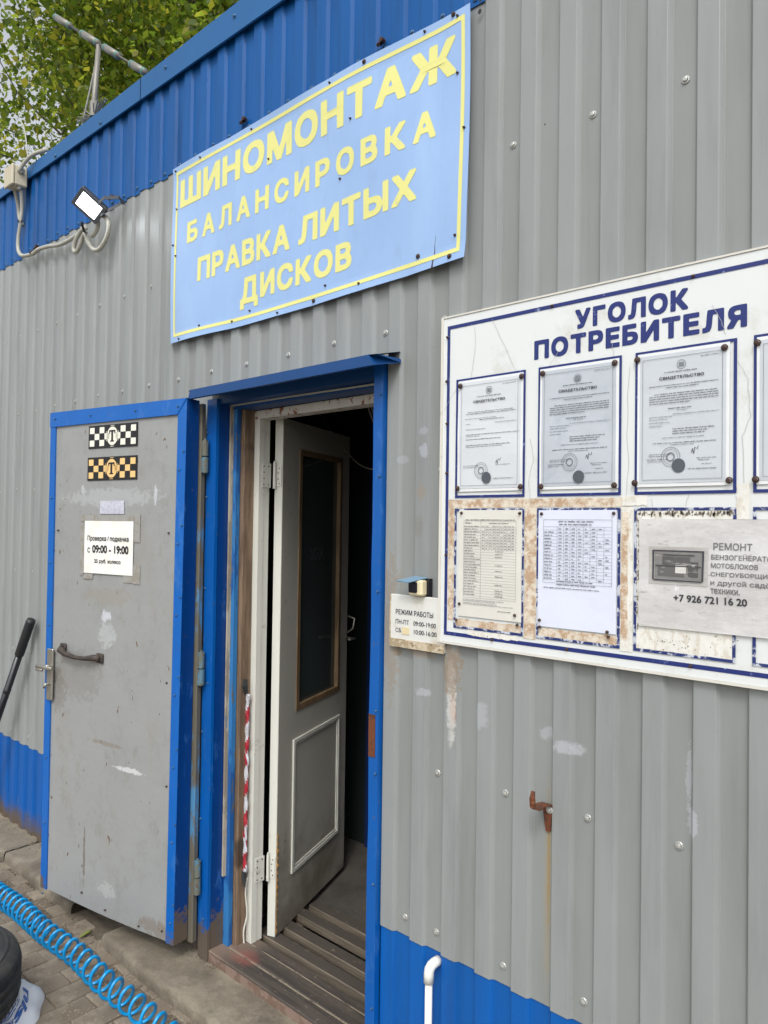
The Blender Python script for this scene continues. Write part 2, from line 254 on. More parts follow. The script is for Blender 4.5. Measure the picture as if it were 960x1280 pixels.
# ------------------------------------------------------------------ helpers
class MB:
    def __init__(s): s.v = []; s.f = []; s.mi = []; s.cur = 0
    def quad(s, a, b, c, d): n = len(s.v); s.v += [a, b, c, d]; s.f.append((n, n+1, n+2, n+3)); s.mi.append(s.cur)
    def poly(s, pts): n = len(s.v); s.v += list(pts); s.f.append(tuple(range(n, n+len(pts)))); s.mi.append(s.cur)
    def box(s, x0, x1, y0, y1, z0, z1, bev=0):
        if bev:
            b = bev; n = len(s.v)
            for z, i in ((z0, b), (z0+b, 0), (z1-b, 0), (z1, b)):
                for (x, y) in ((x0+i, y0), (x1-i, y0), (x1, y0+i), (x1, y1-i), (x1-i, y1), (x0+i, y1), (x0, y1-i), (x0, y0+i)):
                    yy = min(max(y, y0+i), y1-i); xx = min(max(x, x0+i), x1-i); s.v.append((xx, yy, z)) if i else s.v.append((x if x not in (x0+i, x1-i) else x, y, z))
            # outline of middle rings is chamfered by b
            for r in (1, 2):
                for k, (x, y) in enumerate(((x0+b, y0), (x1-b, y0), (x1, y0+b), (x1, y1-b), (x1-b, y1), (x0+b, y1), (x0, y1-b), (x0, y0+b))):
                    s.v[n+r*8+k] = (x, y, s.v[n+r*8][2])
            for r in range(3):
                for k in range(8): s.f.append((n+r*8+k, n+r*8+(k+1) % 8, n+r*8+8+(k+1) % 8, n+r*8+8+k)); s.mi.append(s.cur)
            s.f.append(tuple(n+7-k for k in range(8))); s.f.append(tuple(n+24+k for k in range(8))); s.mi += [s.cur]*2; return
        n = len(s.v); s.v += [(x0, y0, z0), (x1, y0, z0), (x1, y1, z0), (x0, y1, z0), (x0, y0, z1), (x1, y0, z1), (x1, y1, z1), (x0, y1, z1)]
        for q in ((0, 3, 2, 1), (4, 5, 6, 7), (0, 1, 5, 4), (1, 2, 6, 5), (2, 3, 7, 6), (3, 0, 4, 7)): s.f.append(tuple(n+i for i in q)); s.mi.append(s.cur)
    def tube(s, pts, r, n=8, cap=True):
        pts = [Vector(p) for p in pts]; rr = r if isinstance(r, (list, tuple)) else [r]*len(pts); base = len(s.v); up = None
        for i, p in enumerate(pts):
            d = (pts[min(i+1, len(pts)-1)]-pts[max(i-1, 0)]).normalized()
            if up is None: up = Vector((0, 0, 1)) if abs(d.z) < .9 else Vector((1, 0, 0))
            a = (up-d*up.dot(d)).normalized(); up = a; b = d.cross(a)
            for k in range(n):
                t = 2*math.pi*k/n; s.v.append(tuple(p+(a*math.cos(t)+b*math.sin(t))*rr[i]))
        for i in range(len(pts)-1):
            for k in range(n): s.f.append((base+i*n+k, base+i*n+(k+1) % n, base+(i+1)*n+(k+1) % n, base+(i+1)*n+k)); s.mi.append(s.cur)
        if cap: s.f.append(tuple(base+n-1-k for k in range(n))); s.f.append(tuple(base+(len(pts)-1)*n+k for k in range(n))); s.mi += [s.cur]*2
    def lathe(s, prof, c=(0, 0, 0), axis='z', n=24, cap=False):
        base = len(s.v)
        for (r, h) in prof:
            for k in range(n):
                t = 2*math.pi*k/n; a, b = r*math.cos(t), r*math.sin(t)
                p = (a, b, h) if axis == 'z' else ((a, -h, b) if axis == 'y' else (h, a, b)); s.v.append((p[0]+c[0], p[1]+c[1], p[2]+c[2]))
        for i in range(len(prof)-1):
            for k in range(n): s.f.append((base+i*n+k, base+i*n+(k+1) % n, base+(i+1)*n+(k+1) % n, base+(i+1)*n+k)); s.mi.append(s.cur)
        if cap: s.f.append(tuple(base+n-1-k for k in range(n))); s.f.append(tuple(base+(len(prof)-1)*n+k for k in range(n))); s.mi += [s.cur]*2
    def mesh(s, name, mats, smooth=False):
        me = bpy.data.meshes.new(name); me.from_pydata([tuple(v) for v in s.v], [], s.f)
        for mm in (mats if isinstance(mats, list) else [mats]): me.materials.append(mm)
        if isinstance(mats, list): me.polygons.foreach_set('material_index', s.mi)
        if smooth: me.polygons.foreach_set('use_smooth', [True]*len(s.f))
        me.update(); return me
    def build(s, name, mats, parent=None, smooth=False, **k):
        return link(name, s.mesh(name, mats, smooth), parent, **k)
def link(name, me, parent=None, loc=None, rot=None, label=None, cat=None, group=None, kind=None):
    o = bpy.data.objects.new(name, me); C.objects.link(o); o.parent = parent
    if loc is not None: o.location = loc
    if rot is not None: o.rotation_euler = rot
    for k, v in (('label', label), ('category', cat), ('group', group), ('kind', kind)):
        if v: o[k] = v
    return o
def thing(name, label, cat, loc=(0, 0, 0), rz=0, group=None, kind=None):
    return link(name, None, None, loc, (0, 0, rz), label, cat, group, kind)
def box(name, x0, x1, y0, y1, z0, z1, mt, parent, bev=0, **k):
    b = MB(); b.box(x0, x1, y0, y1, z0, z1, bev); return b.build(name, mt, parent, **k)
# text: outlines of the built-in font, made heavier by a distance field and refilled cleanly
_tc = {}
def text_loops(txt, skew=0):
    cu = bpy.data.curves.new('tmp', 'FONT'); cu.body = txt; cu.resolution_u = 4; cu.fill_mode = 'NONE'; cu.shear = skew
    ob = bpy.data.objects.new('tmp', cu); C.objects.link(ob); bpy.context.view_layer.update()
    me = bpy.data.meshes.new_from_object(ob.evaluated_get(bpy.context.evaluated_depsgraph_get()))
    V = np.array([v.co[:2] for v in me.vertices]); E_ = np.array([tuple(e.vertices) for e in me.edges])
    bpy.data.objects.remove(ob); bpy.data.curves.remove(cu); bpy.data.meshes.remove(me)
    return V, E_
def text_cells(txt, bold=.0, rows=22, skew=0):
    key = (txt, bold, rows, skew)
    if key in _tc: return _tc[key]
    V, E_ = text_loops(txt, skew); mn = V.min(0)-bold-.02; mx = V.max(0)+bold+.02; h = .73/rows
    # closed loops run in vertex order: keep direction a->b as i->i+1 (closing edge wraps)
    a = E_[:, 0].copy(); b = E_[:, 1].copy(); sw = (np.abs(a-b) > 1) & (a < b); a2 = np.where(sw, b, a); b2 = np.where(sw, a, b)
    sw2 = (np.abs(a2-b2) == 1) & (a2 > b2) & ~sw
    # a closing edge of a 2-gap loop cannot happen (loops have >3 points)
    A = V[a2]; B = V[b2]
    nx = int((mx[0]-mn[0])/h)+2; ny = int((mx[1]-mn[1])/h)+2
    gx = mn[0]+np.arange(nx)*h; gy = mn[1]+np.arange(ny)*h; f = np.full((ny, nx), 1.0)
    for c0 in range(0, nx, 12):
        xs = gx[c0:c0+12]; lo, hi = xs[0]-.25, xs[-1]+.25
        sel = (np.maximum(A[:, 0], B[:, 0]) > lo) & (np.minimum(A[:, 0], B[:, 0]) < hi)
        if not sel.any(): continue
        P = np.stack(np.meshgrid(xs, gy), -1)[..., None, :]; a_, b_ = A[sel], B[sel]; d = b_-a_
        tt = np.clip(((P-a_)*d).sum(-1)/np.maximum((d*d).sum(-1), 1e-12), 0, 1); q = P-(a_+tt[..., None]*d); ii = (q*q).sum(-1).argmin(-1); qq = np.take_along_axis(np.abs(q), ii[..., None, None], 2)[..., 0, :]; dist = .75*qq.max(-1)+.25*np.sqrt((qq*qq).sum(-1))
        # winding by vertical ray (needs every edge crossing column x)
        Px, Py = P[..., 0], P[..., 1]; xa, xb = a_[:, 0], b_[:, 0]
        cr = ((xa <= Px) & (xb > Px)).astype(int)-((xb <= Px) & (xa > Px)).astype(int)
        den = np.where(np.abs(xb-xa) < 1e-12, 1e-12, xb-xa); yc = a_[:, 1]+(Px-xa)/den*(b_[:, 1]-a_[:, 1])
        w = (cr*(yc > Py)).sum(-1); f[:, c0:c0+12] = np.where(w != 0, -dist, dist)-bold
    polys = []
    for j in range(ny-1):
        i = 0
        while i < nx-1:
            c = (f[j, i], f[j, i+1], f[j+1, i+1], f[j+1, i])
            if min(c) >= 0: i += 1; continue
            if max(c) < 0:
                k = i
                while k < nx-1 and max(f[j, k], f[j, k+1], f[j+1, k+1], f[j+1, k]) < 0: k += 1
                polys.append([(gx[i], gy[j]), (gx[k], gy[j]), (gx[k], gy[j+1]), (gx[i], gy[j+1])]); i = k; continue
            co = [(gx[i], gy[j]), (gx[i+1], gy[j]), (gx[i+1], gy[j+1]), (gx[i], gy[j+1])]; out = []
            for e in range(4):
                p, q = co[e], co[(e+1) % 4]; fp, fq = c[e], c[(e+1) % 4]
                if fp < 0: out.append(p)
                if (fp < 0) != (fq < 0):
                    t_ = fp/(fp-fq); t_ = min(max(t_, .001), .999); out.append((p[0]+(q[0]-p[0])*t_, p[1]+(q[1]-p[1])*t_))
            if len(out) >= 3: polys.append(out)
            i += 1
    xs = [p[0] for q in polys for p in q]; ys = [p[1] for q in polys for p in q]
    r = (polys, (min(xs), max(xs), min(ys), max(ys))); _tc[key] = r; return r
def add_text(mb, txt, x0, x1, z0, z1, y, bold=.035, rows=22, fn=None, fit=None, skew=0):
    """fit the ink of txt into the box x0..x1 / z0..z1 in the plane y"""
    polys, (a, b, c, d) = text_cells(txt, bold, rows, skew); sx = (x1-x0)/(b-a); sz = (z1-z0)/(d-c)
    for q in polys:
        pts = [(x0+(p[0]-a)*sx, z0+(p[1]-c)*sz) for p in q]
        mb.poly([(fn(px, pz) if fn else (px, y, pz)) for px, pz in pts])
def add_spaced(mb, txt, x0, x1, z0, z1, y, bold, rows, fn=None, gap=.10):
    """letters set one by one so that heavy strokes never touch"""
    bb = [text_cells(ch, bold, rows)[1] for ch in txt]; lo = min(b[2] for ch, b in zip(txt, bb) if ch != 'Д'); hi = max(b[3] for b in bb)
    tot = sum(b[1]-b[0] for b in bb)+gap*(len(txt)-1); u = (x1-x0)/tot; x = x0
    for ch, b in zip(txt, bb):
        w = (b[1]-b[0])*u; sc = (z1-z0)/(hi-lo); add_text(mb, ch, x, x+w, z0+(b[2]-lo)*sc, z1-(hi-b[3])*sc, y, bold, rows, fn); x += w+gap*u
def ring(mb, cx, cz, y, rx, rz, w, n=28, a0=0, a1=2*math.pi):
    for k in range(n):
        p, q = a0+(a1-a0)*k/n, a0+(a1-a0)*(k+1)/n
        mb.quad((cx+rx*math.cos(p), y, cz+rz*math.sin(p)), (cx+rx*math.cos(q), y, cz+rz*math.sin(q)), (cx+(rx-w)*math.cos(q), y, cz+(rz-w)*math.sin(q)), (cx+(rx-w)*math.cos(p), y, cz+(rz-w)*math.sin(p)))
def disc(mb, cx, cz, y, rx, rz, n=28): mb.poly([(cx+rx*math.cos(2*math.pi*k/n), y, cz+rz*math.sin(2*math.pi*k/n)) for k in range(n)][::-1])
def rect(mb, x0, x1, z0, z1, y): mb.quad((x0, y, z0), (x1, y, z0), (x1, y, z1), (x0, y, z1))
def frame(mb, x0, x1, z0, z1, w, y, jit=0):
    j = lambda: random.uniform(-jit, jit)
    rect(mb, x0, x1, z1-w, z1, y); rect(mb, x0, x1, z0, z0+w, y); rect(mb, x0, x0+w, z0+w, z1-w, y); rect(mb, x1-w, x1, z0+w, z1-w, y)
def words(mb, x0, x1, z, h, y, rnd, fill=1., al='l', mean=4.5):
    """a line of print too small to read: one bar per word"""
    Lx = (x1-x0)*fill; x = x0 if al == 'l' else x0+((x1-x0)-Lx)/2; e = x+Lx
    while x < e-h:
        w = min(h*rnd.uniform(1.5, mean*1.7), e-x); n = max(1, int(w/(h*.62)))
        for k in range(n):
            a = x+k*w/n; rect(mb, a, a+w/n*.74, z+rnd.choice((0, 0, .12))*h, z+h*rnd.choice((.68, .7, .95)), y)
        x += w+h*.7
def sheet_mesh(x0, x1, z0, z1, y, amp, nx=14, nz=18, seed=0, th=.0008):
    """a thin sheet with soft buckles"""
    mb = MB(); r = random.Random(seed); ph = [r.uniform(0, 6) for _ in range(6)]
    f = lambda x, z: y-amp*(.5+.5*math.sin(13*(x-x0)+ph[0]+4*math.sin(9*(z-z0)+ph[1])))*(.4+.6*math.sin(math.pi*(z-z0)/(z1-z0)))
    for i in range(nx):
        for j in range(nz):
            a, b = x0+(x1-x0)*i/nx, x0+(x1-x0)*(i+1)/nx; c, d = z0+(z1-z0)*j/nz, z0+(z1-z0)*(j+1)/nz
            mb.quad((a, f(a, c), c), (b, f(b, c), c), (b, f(b, d), d), (a, f(a, d), d))
    rect(mb, x1, x0, z0, z1, y+th)
    for (p, q) in (((x0, z0), (x1, z0)), ((x1, z0), (x1, z1)), ((x1, z1), (x0, z1)), ((x0, z1), (x0, z0))):
        mb.quad((p[0], y+th, p[1]), (q[0], y+th, q[1]), (q[0], f(*q), q[1]), (p[0], f(*p), p[1]))
    return mb, f
# screw heads, shared meshes (built facing -y)
def screw_mesh(name, r, mt):
    mb = MB(); mb.lathe([(r, 0), (r, .0015), (r*.9, .0025), (r*.62, .003)], axis='y', n=10)
    mb.lathe([(r*.6, .003), (r*.58, .006), (r*.4, .0068)], axis='y', n=6, cap=True); return mb.mesh(name, mt)
SC = screw_mesh('screw', .0098, M['screw']); SCB = screw_mesh('screw', .0085, M['bluescrew']); SCD = screw_mesh('screw', .0075, M['dark_screw']); SCS = screw_mesh('screw', .0042, M['dark_screw']); RIV = screw_mesh('rivet', .0042, M['bluescrew'])
def put(me, name, x, y, z, parent): return link(name, me, parent, (x, y, z), (0, random.uniform(0, 6), 0))

# ------------------------------------------------------------------ ground
g = MB(); g.quad((-400, -400, -.045), (400, -400, -.045), (400, 400, -.045), (-400, 400, -.045))
g.build('ground', M['soil'], kind='structure')
paving = link('paving', None, kind='structure')
box('joint_sand', -9.5, 2.6, -3.9, -.10, -.05, -.0065, M['soil'], paving)
pm = {}
for v in range(6):
    for mm in ('paver', 'paver2'):
        b = MB(); rr = random.Random(v); b.box(-.0475, .0475, -.0975, .0975, -.055, 0, .0035); pm[(v, mm)] = None
def paver_mesh(v, mm):
    if pm[(v, mm)] is None:
        b = MB(); b.box(-.0482, .0482, -.0982, .0982, -.055, 0, .003 + v*.0005); rr = random.Random(v)
        b.v = [(x+rr.uniform(-.0012, .0012), y+rr.uniform(-.0012, .0012), z+rr.uniform(-.001, .001)) for x, y, z in b.v]; pm[(v, mm)] = b.mesh('paver', M[mm])
    return pm[(v, mm)]
cand = []; far = MB()
nyp = 12
for i in range(-95, 26):
    for j in range(nyp+6):
        x = i*.1+.05; y = -.285-j*.2-(.1 if i % 2 else 0)+(.1 if j == 0 and False else 0)
        cand.append((x, y))
    if i % 2: cand.append((i*.1+.05, -.185))
def inview(x, y):
    P = Vector((x, y, 0))-CAM; z = P.dot(F); 
    if z < .3: return 1e9
    u, v = 930*P.dot(R2)/z, -930*P.dot(U2)/z
    return z if (-560 < u < 120 and v < 760) else 1e9
cand.sort(key=lambda p: inview(*p)); npv = 0
for (x, y) in cand:
    rr = random.Random(int(x*1000)*7+int(y*1000)); dz = rr.uniform(-.0025, .002)
    half = y > -.19
    if inview(x, y) < 1e8 and npv < 290 and not half:
        o = link('paver', paver_mesh(rr.randrange(6), 'paver' if rr.random() < .6 else 'paver2'), paving, (x, y, dz), (rr.uniform(-.012, .012), rr.uniform(-.012, .012), rr.uniform(-.012, .012))); npv += 1
    else:
        hy = .045 if half else .0968
        far.box(x-.0468, x+.0468, y-hy+(.005 if half else 0), y+hy, -.05, dz, .004)
far.build('paver_field', M['paver'], paving, kind='stuff')
apron = link('concrete_apron', None, kind='structure')
def slab(x0, x1, y0, z1, seed, zb=-.05):
    """rough rounded concrete strip along the wall"""
    mb = MB(); rr = random.Random(seed); n = int((x1-x0)/.03); prof = [(0, 0), (0, .62), (.002, .86), (.008, .985), (.030, 1.0), (.11, 1.0), (.16, 1.01), (abs(y0)+.03, 1.0)]
    rows = []; wob = [0]
    for i in range(n+1):
        wob.append(wob[-1]*.9+rr.uniform(-.004, .004)); x = x0+(x1-x0)*i/n; e = min(i, n-i)*.03; er = max(0, .03-e)
        row = []
        for k, (dy, h) in enumerate(prof):
            y = y0+dy+wob[-1]*(1 if k < 5 else .2)+(er*.5 if k < 5 else 0)+(rr.uniform(-.0016, .0016) if k < 7 else 0); z = zb+(z1-zb)*h-er*.25+(rr.uniform(-.0014, .0014) if k else 0)
            row.append((x, y, z))
        rows.append(row)
    for i in range(n):
        for k in range(len(prof)-1): mb.quad(rows[i][k], rows[i+1][k], rows[i+1][k+1], rows[i][k+1])
    mb.poly(rows[0][::-1]+[(x0, .03, zb)]); mb.poly(rows[-1]+[(x1, .03, zb)])
    bm = bmesh.new(); me = mb.mesh('apron_slab', M['concrete'], True); bm.from_mesh(me); bmesh.ops.remove_doubles(bm, verts=bm.verts, dist=1e-5); bm.to_mesh(me); bm.free()
    return link('apron_slab', me, apron)
slab(-9, -5.2, -.175, .048, 1); slab(-5.19, -3.92, -.178, .046, 2); slab(-3.91, -3.18, -.172, .044, 3); slab(-2.86, -1.2, -.20, .044, 4); slab(-1.19, .6, -.2, .044, 5); slab(.61, 2.5, -.2, .044, 6)
box('recess_fill', -3.19, -2.85, -.16, .03, -.05, -.012, M['soil'], apron)
# grit along the joint between paving and apron
mb = MB(); rr = random.Random(3)
for k in range(4200):
    x = rr.uniform(-4.6, -1.7); y = rr.choice((-.19, -.195, -.21, -.45))+rr.gauss(0, .02 if rr.random() < .6 else .16); s = rr.uniform(.0015, .0055)*(1.4 if rr.random() < .06 else 1)
    if y > -.175 or y < -.9: continue
    z = 0; p = [(x+s*math.cos(a)*rr.uniform(.6, 1), y+s*math.sin(a)*rr.uniform(.6, 1), z) for a in (0, 1.6, 3.1, 4.7)]
    t_ = (x, y, z+s*.9); [mb.poly([p[i], p[(i+1) % 4], t_]) for i in range(4)]
mb.build('grit', M['paver'], apron, kind='stuff')
mb = MB(); rr = random.Random(5)
for k in range(700):
    x = rr.uniform(-4.8, -2.3) if k % 4 else rr.uniform(-3.2, -2.85); y = -abs(rr.gauss(0, .02))-.004; s = rr.uniform(.003, .011); z = .042 if not (-3.18 < x < -2.86) else -.012
    p = [(x+s*math.cos(a)*rr.uniform(.6, 1), y+s*math.sin(a)*rr.uniform(.6, 1), z-.001) for a in (0, 1.6, 3.1, 4.7)]; t_ = (x, y, z+s*.7); [mb.poly([p[i], p[(i+1) % 4], t_]) for i in range(4)]
mb.build('wall_foot_dirt', M['soil'], apron, kind='stuff')

mb = MB(); rr = random.Random(44)
for k in range(1100):
    x = rr.uniform(-4.8, -1.6); y = rr.uniform(-.165, -.01); s = rr.uniform(.0012, .0038)
    if -3.2 < x < -2.84 or (y > -.05 and x > -2.4): continue
    p = [(x+s*math.cos(a)*rr.uniform(.5, 1), y+s*math.sin(a)*rr.uniform(.5, 1), .0405) for a in (0, 1.6, 3.1, 4.7)]; t_ = (x, y, .0435+s*.4); [mb.poly([p[i], p[(i+1) % 4], t_]) for i in range(4)]
mb.build('loose_chips', concrete('pale_stone_chip', srgb(150, 144, 130), srgb(176, 170, 158), 30, False), apron, kind='stuff')
# ------------------------------------------------------------------ building
B = thing('workshop_building', 'grey and blue corrugated metal workshop with an open doorway and wooden step', 'building')
def L(j): return -4.4564+.115*j
def corr(name, xa, xb, za, zb, yo, mt, parent=B, nz=1, seed=0):
    """trapezoidal sheet: raised bands face front at y=yo, recesses 10 mm behind"""
    bp = []
    for j in range(-60, 70):
        l = L(j)
        bp += [(l-.0570, .011), (l-.0555, .0105), (l-.0525, 0.0006), (l-.051, 0), (l-.006, 0), (l-.0045, .0006), (l+.0030, .0105), (l+.0045, .011)]
    xs = [(x, y) for x, y in bp if xa < x < xb]
    def yat(x):
        for (p, q) in zip(bp, bp[1:]):
            if p[0] <= x <= q[0]: return p[1]+(q[1]-p[1])*(x-p[0])/(q[0]-p[0])
        return 0
    xs = [(xa, yat(xa))]+xs+[(xb, yat(xb))]; mb = MB(); th = .0012
    for (p, q) in zip(xs, xs[1:]):
        mb.quad((p[0], yo+p[1], za), (q[0], yo+q[1], za), (q[0], yo+q[1], zb), (p[0], yo+p[1], zb))
        mb.quad((q[0], yo+q[1]+th, za), (p[0], yo+p[1]+th, za), (p[0], yo+p[1]+th, zb), (q[0], yo+q[1]+th, zb))
        mb.quad((q[0], yo+q[1], za), (p[0], yo+p[1], za), (p[0], yo+p[1]+th, za), (q[0], yo+q[1]+th, za))
    return mb.build(name, mt, parent)
LX, RX = -2.445, -1.53          # door opening as the sheets see it
lb = [LX]; x = L(17)-.03-.115*0
for k in range(6):
    x = L(15-10*k)-.028; lb.append(x)
lb = [v for v in lb if v > -9]+[-9.2]
for a, b in zip(lb[1:], lb): 
    if b-a > .02: corr('cladding_sheet', a, b, .497, 3.59, 0, M['grey']); corr('plinth_sheet', a, b, .045, .55, .0035, M['blue_low'])
rb = [RX]+[L(25+10*k+6)-.028 for k in range(4)]+[2.5]
rb = sorted(v for v in rb if v >= RX)
for a, b in zip(rb, rb[1:]): corr('cladding_sheet', a, b, .497, 3.59, 0, M['grey']); corr('plinth_sheet', a, b, .045, .55, .0035, M['blue_low'])
corr('cladding_sheet', LX, RX, 2.165, 3.59, 0, M['grey'])
fb = [-9.2, L(-30)-.028, L(-20)-.028, L(-10)-.028, L(0)-.028, L(10)-.028, L(20)-.028, L(30)-.028, L(40)-.028, L(50)-.028, 2.5]
for a, b in zip(fb, fb[1:]): corr('fascia_sheet', a, b, 3.163, 3.60, -.0045, M['fascia'])
for k in range(-22, 30):
    X = -4.298+.2295*k
    for zz in (2.727, 2.295, 1.867, 1.427, .996, .548, .13):
        if X > 2.3 or (LX-.02 < X < RX+.02 and zz < 2.2): continue
        if -2.7 < X < LX and zz < 2.2: continue
        if X > -2.3 and zz == 1.427 and X < .3: continue
        low = zz < .5
        if low and X > LX: continue
        put(SC if not low else SCB, 'screw', X+random.uniform(-.005, .005), .0108+(.0035 if low else 0), zz+random.uniform(-.004, .004), B)
put(SC, 'screw', -1.429, .0108, .549, B)
for k in range(-10, 40):
    X = -3.162+.1148*(k-12); 
    if X < 1.2: put(SCB, 'screw', X+random.uniform(-.006, .006), .006, 3.189+random.uniform(-.006, .006), B)
for (x, z) in ((-1.555, 3.195), (-2.253, 3.2), (-3.249, 3.198), (-4.07, 3.165)): 
    mb = MB(); mb.tube([(x-.012, .0, z+.01), (x-.012, -.012, z+.004), (x-.006, -.02, z-.006)], .006, 7); mb.tube([(x, .0, z+.012), (x, -.016, z+.012)], .008, 7); mb.build('bolt', M['dark_screw'], B)
for (x, z, q) in ((-1.235, 3.045, .003), (-1.193, 3.135, .006), (-1.192, 3.165, .004), (-.99, 1.55+1.2, .002)):
    mb = MB(); disc(mb, x, z, -.0006+(.011 if q < .0035 else .0), q, q*1.3, 10); mb.build('screw_hole', M['blackink'], B)
# roof edge flashing
def trim(x0, x1):
    zt = lambda x: 3.664+(x+2.3)*.0174; zl = lambda x: 3.548-(x+2.1)*.0100; mb = MB(); y = -.022; n = max(2, int((x1-x0)/.2)); rr = random.Random(int(x0*10))
    yy = [y-rr.uniform(0, .002) for _ in range(n+1)]
    for i in range(n):
        a, b = x0+(x1-x0)*i/n, x0+(x1-x0)*(i+1)/n; ya, yb = yy[i], yy[i+1]
        mb.quad((a, ya, zl(a)), (b, yb, zl(b)), (b, yb, zt(b)), (a, ya, zt(a))); mb.quad((a, ya, zt(a)), (b, yb, zt(b)), (b, .25, zt(b)+.02), (a, .25, zt(a)+.02))
        mb.quad((a, ya+.008, zl(a)-.001), (b, yb+.008, zl(b)-.001), (b, yb, zl(b)), (a, ya, zl(a))); mb.quad((b, yb+.008, zl(b)-.001), (a, ya+.008, zl(a)-.001), (a, ya+.010, zl(a)+.03), (b, yb+.010, zl(b)+.03))
    mb.build('roof_flashing', M['roof_trim'], B)
    for k in range(int((x1-x0)/.48)): put(SCB, 'screw', x0+.2+k*.48, -.0235, zt(x0)-.035, B)
trim(-9.2, -7.0); trim(-6.995, -4.995); trim(-4.99, -2.99); trim(-2.985, -.5); trim(-.495, 2.5)
box('roof_deck', -9.2, 2.5, .25, 4.6, 3.56, 3.63, M['roof_trim'], B)
# core walls (behind the sheets)
core = MB()
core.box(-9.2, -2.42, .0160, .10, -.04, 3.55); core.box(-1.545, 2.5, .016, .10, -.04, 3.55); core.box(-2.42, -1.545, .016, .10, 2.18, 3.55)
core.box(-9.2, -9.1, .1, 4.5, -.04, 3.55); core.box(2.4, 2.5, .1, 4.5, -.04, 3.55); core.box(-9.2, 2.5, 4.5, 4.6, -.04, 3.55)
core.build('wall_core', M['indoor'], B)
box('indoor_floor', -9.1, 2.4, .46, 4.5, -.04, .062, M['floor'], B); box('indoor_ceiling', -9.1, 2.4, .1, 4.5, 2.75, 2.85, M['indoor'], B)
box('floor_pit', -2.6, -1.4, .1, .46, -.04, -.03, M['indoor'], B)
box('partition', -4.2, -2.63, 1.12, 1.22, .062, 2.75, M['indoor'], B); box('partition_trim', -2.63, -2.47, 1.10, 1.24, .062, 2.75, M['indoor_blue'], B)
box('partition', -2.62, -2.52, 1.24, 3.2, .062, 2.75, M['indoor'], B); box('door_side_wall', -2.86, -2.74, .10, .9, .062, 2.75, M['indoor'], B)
# left jamb, front to back
def vflash(name, x0, x1, y, z0, z1, mt, ret=.012):
    mb = MB(); n = 14; rr = random.Random(int(x0*1000)); ys = [y-rr.uniform(0, .0025) for _ in range(n+1)]; xs = [rr.uniform(-.0015, .0015) for _ in range(n+1)]
    for i in range(n):
        a, b = z0+(z1-z0)*i/n, z0+(z1-z0)*(i+1)/n
        P = lambda k, zz: [(x0+xs[k], y+ret, zz), (x0+xs[k], ys[k], zz), (x1+xs[k], ys[k], zz), (x1+xs[k], y+ret, zz)]
        p, q = P(i, a), P(i+1, b)
        for k in range(3): mb.quad(p[k], p[k+1], q[k+1], q[k])
    mb.poly([(x0, y+ret, z0), (x1, y+ret, z0), (x1, y, z0), (x0, y, z0)]); return mb.build(name, mt, B)
vflash('jamb_flashing', -2.446, -2.384, -.014, .045, 2.178, M['trim'])
box('jamb_reveal', -2.388, -2.3835, .0, .056, .06, 2.178, M['trim_side_shaded'], B)
vflash('jamb_flashing', -1.562, -1.524, -.014, .02, 2.195, M['trim'], .02)
mb = MB(); mb.box(-1.5625, -1.536, -.0172, .0, .998, 1.126); mb.build('rusted_jamb_patch', M['rust'], B, label='rust-eaten bare patch on the right jamb flashing')
for zz in (.25, .62, .95, 1.14, 1.5, 1.85, 2.1):
    put(RIV, 'rivet', -1.532, -.0165, zz, B); 
    for xx in (-2.436, ): put(RIV, 'rivet', xx+.03*(zz % .3 > .1), -.0165, zz-.05, B)
box('jamb_batten', -2.379, -2.370, .042, .06, .35, 2.165, M['batten'], B)
box('steel_frame', -2.383, -2.350, .056, .074, .087, 2.165, M['peel_blue'], B)
box('timber_post', -2.41, -2.330, .078, .126, .088, 2.16, M['timber'], B, bev=.002)
mb = MB(); mb.box(-2.36, -2.300, .127, .152, .088, 2.12); mb.box(-2.36, -2.303, .1525, .18, .088, 2.12); mb.build('door_post', M['white_wood'], B)
box('door_post', -1.60, -1.56, .125, .18, .088, 2.12, M['white_wood'], B)
mb = MB(); mb.box(-2.36, -1.56, .124, .18, 2.108, 2.140); mb.build('lintel', M['lintel'], B)
mb = MB(); mb.box(-2.384, -1.562, -.003, .05, 2.158, 2.195); mb.box(-2.384, -1.562, .052, .12, 2.142, 2.19); mb.build('header_trim', M['canopy'], B)
mb = MB(); mb.tube([(-2.37, .046, 2.156), (-2.0, .046, 2.155), (-1.56, .046, 2.150)], .0035, 6); mb.build('header_bead', M['cable'], B)
# canopy: sloped metal drip over the door
mb = MB(); x0, x1 = -2.437, -1.468
mb.quad((x0, -.105, 2.196), (x1, -.105, 2.196), (x1, .0, 2.203), (x0, .0, 2.203)); mb.quad((x0, -.105, 2.199), (x0, .0, 2.225), (x1, .0, 2.225), (x1, -.105, 2.199))
mb.quad((x0, -.105, 2.199), (x1, -.105, 2.199), (x1, -.108, 2.199), (x0, -.108, 2.199)); mb.quad((x0-.002, -.108, 2.168), (x1-.012, -.108, 2.168), (x1-.03, -.108, 2.201), (x0+.012, -.108, 2.201))
mb.quad((x1-.012, -.106, 2.168), (x0-.002, -.106, 2.168), (x0+.012, -.106, 2.2), (x1-.03, -.106, 2.2)); mb.quad((x0-.002, -.108, 2.168), (x0-.002, -.096, 2.167), (x1-.012, -.096, 2.167), (x1-.012, -.108, 2.168))
mb.poly([(x1-.012, -.108, 2.168), (x1+.004, -.002, 2.19), (x1, 0, 2.203), (x1, -.105, 2.199), (x1-.03, -.108, 2.201)])
mb.poly([(x0, -.105, 2.196), (x0, 0, 2.203), (x0, 0, 2.225), (x0, -.105, 2.199)]); mb.build('door_canopy', M['canopy'], B)
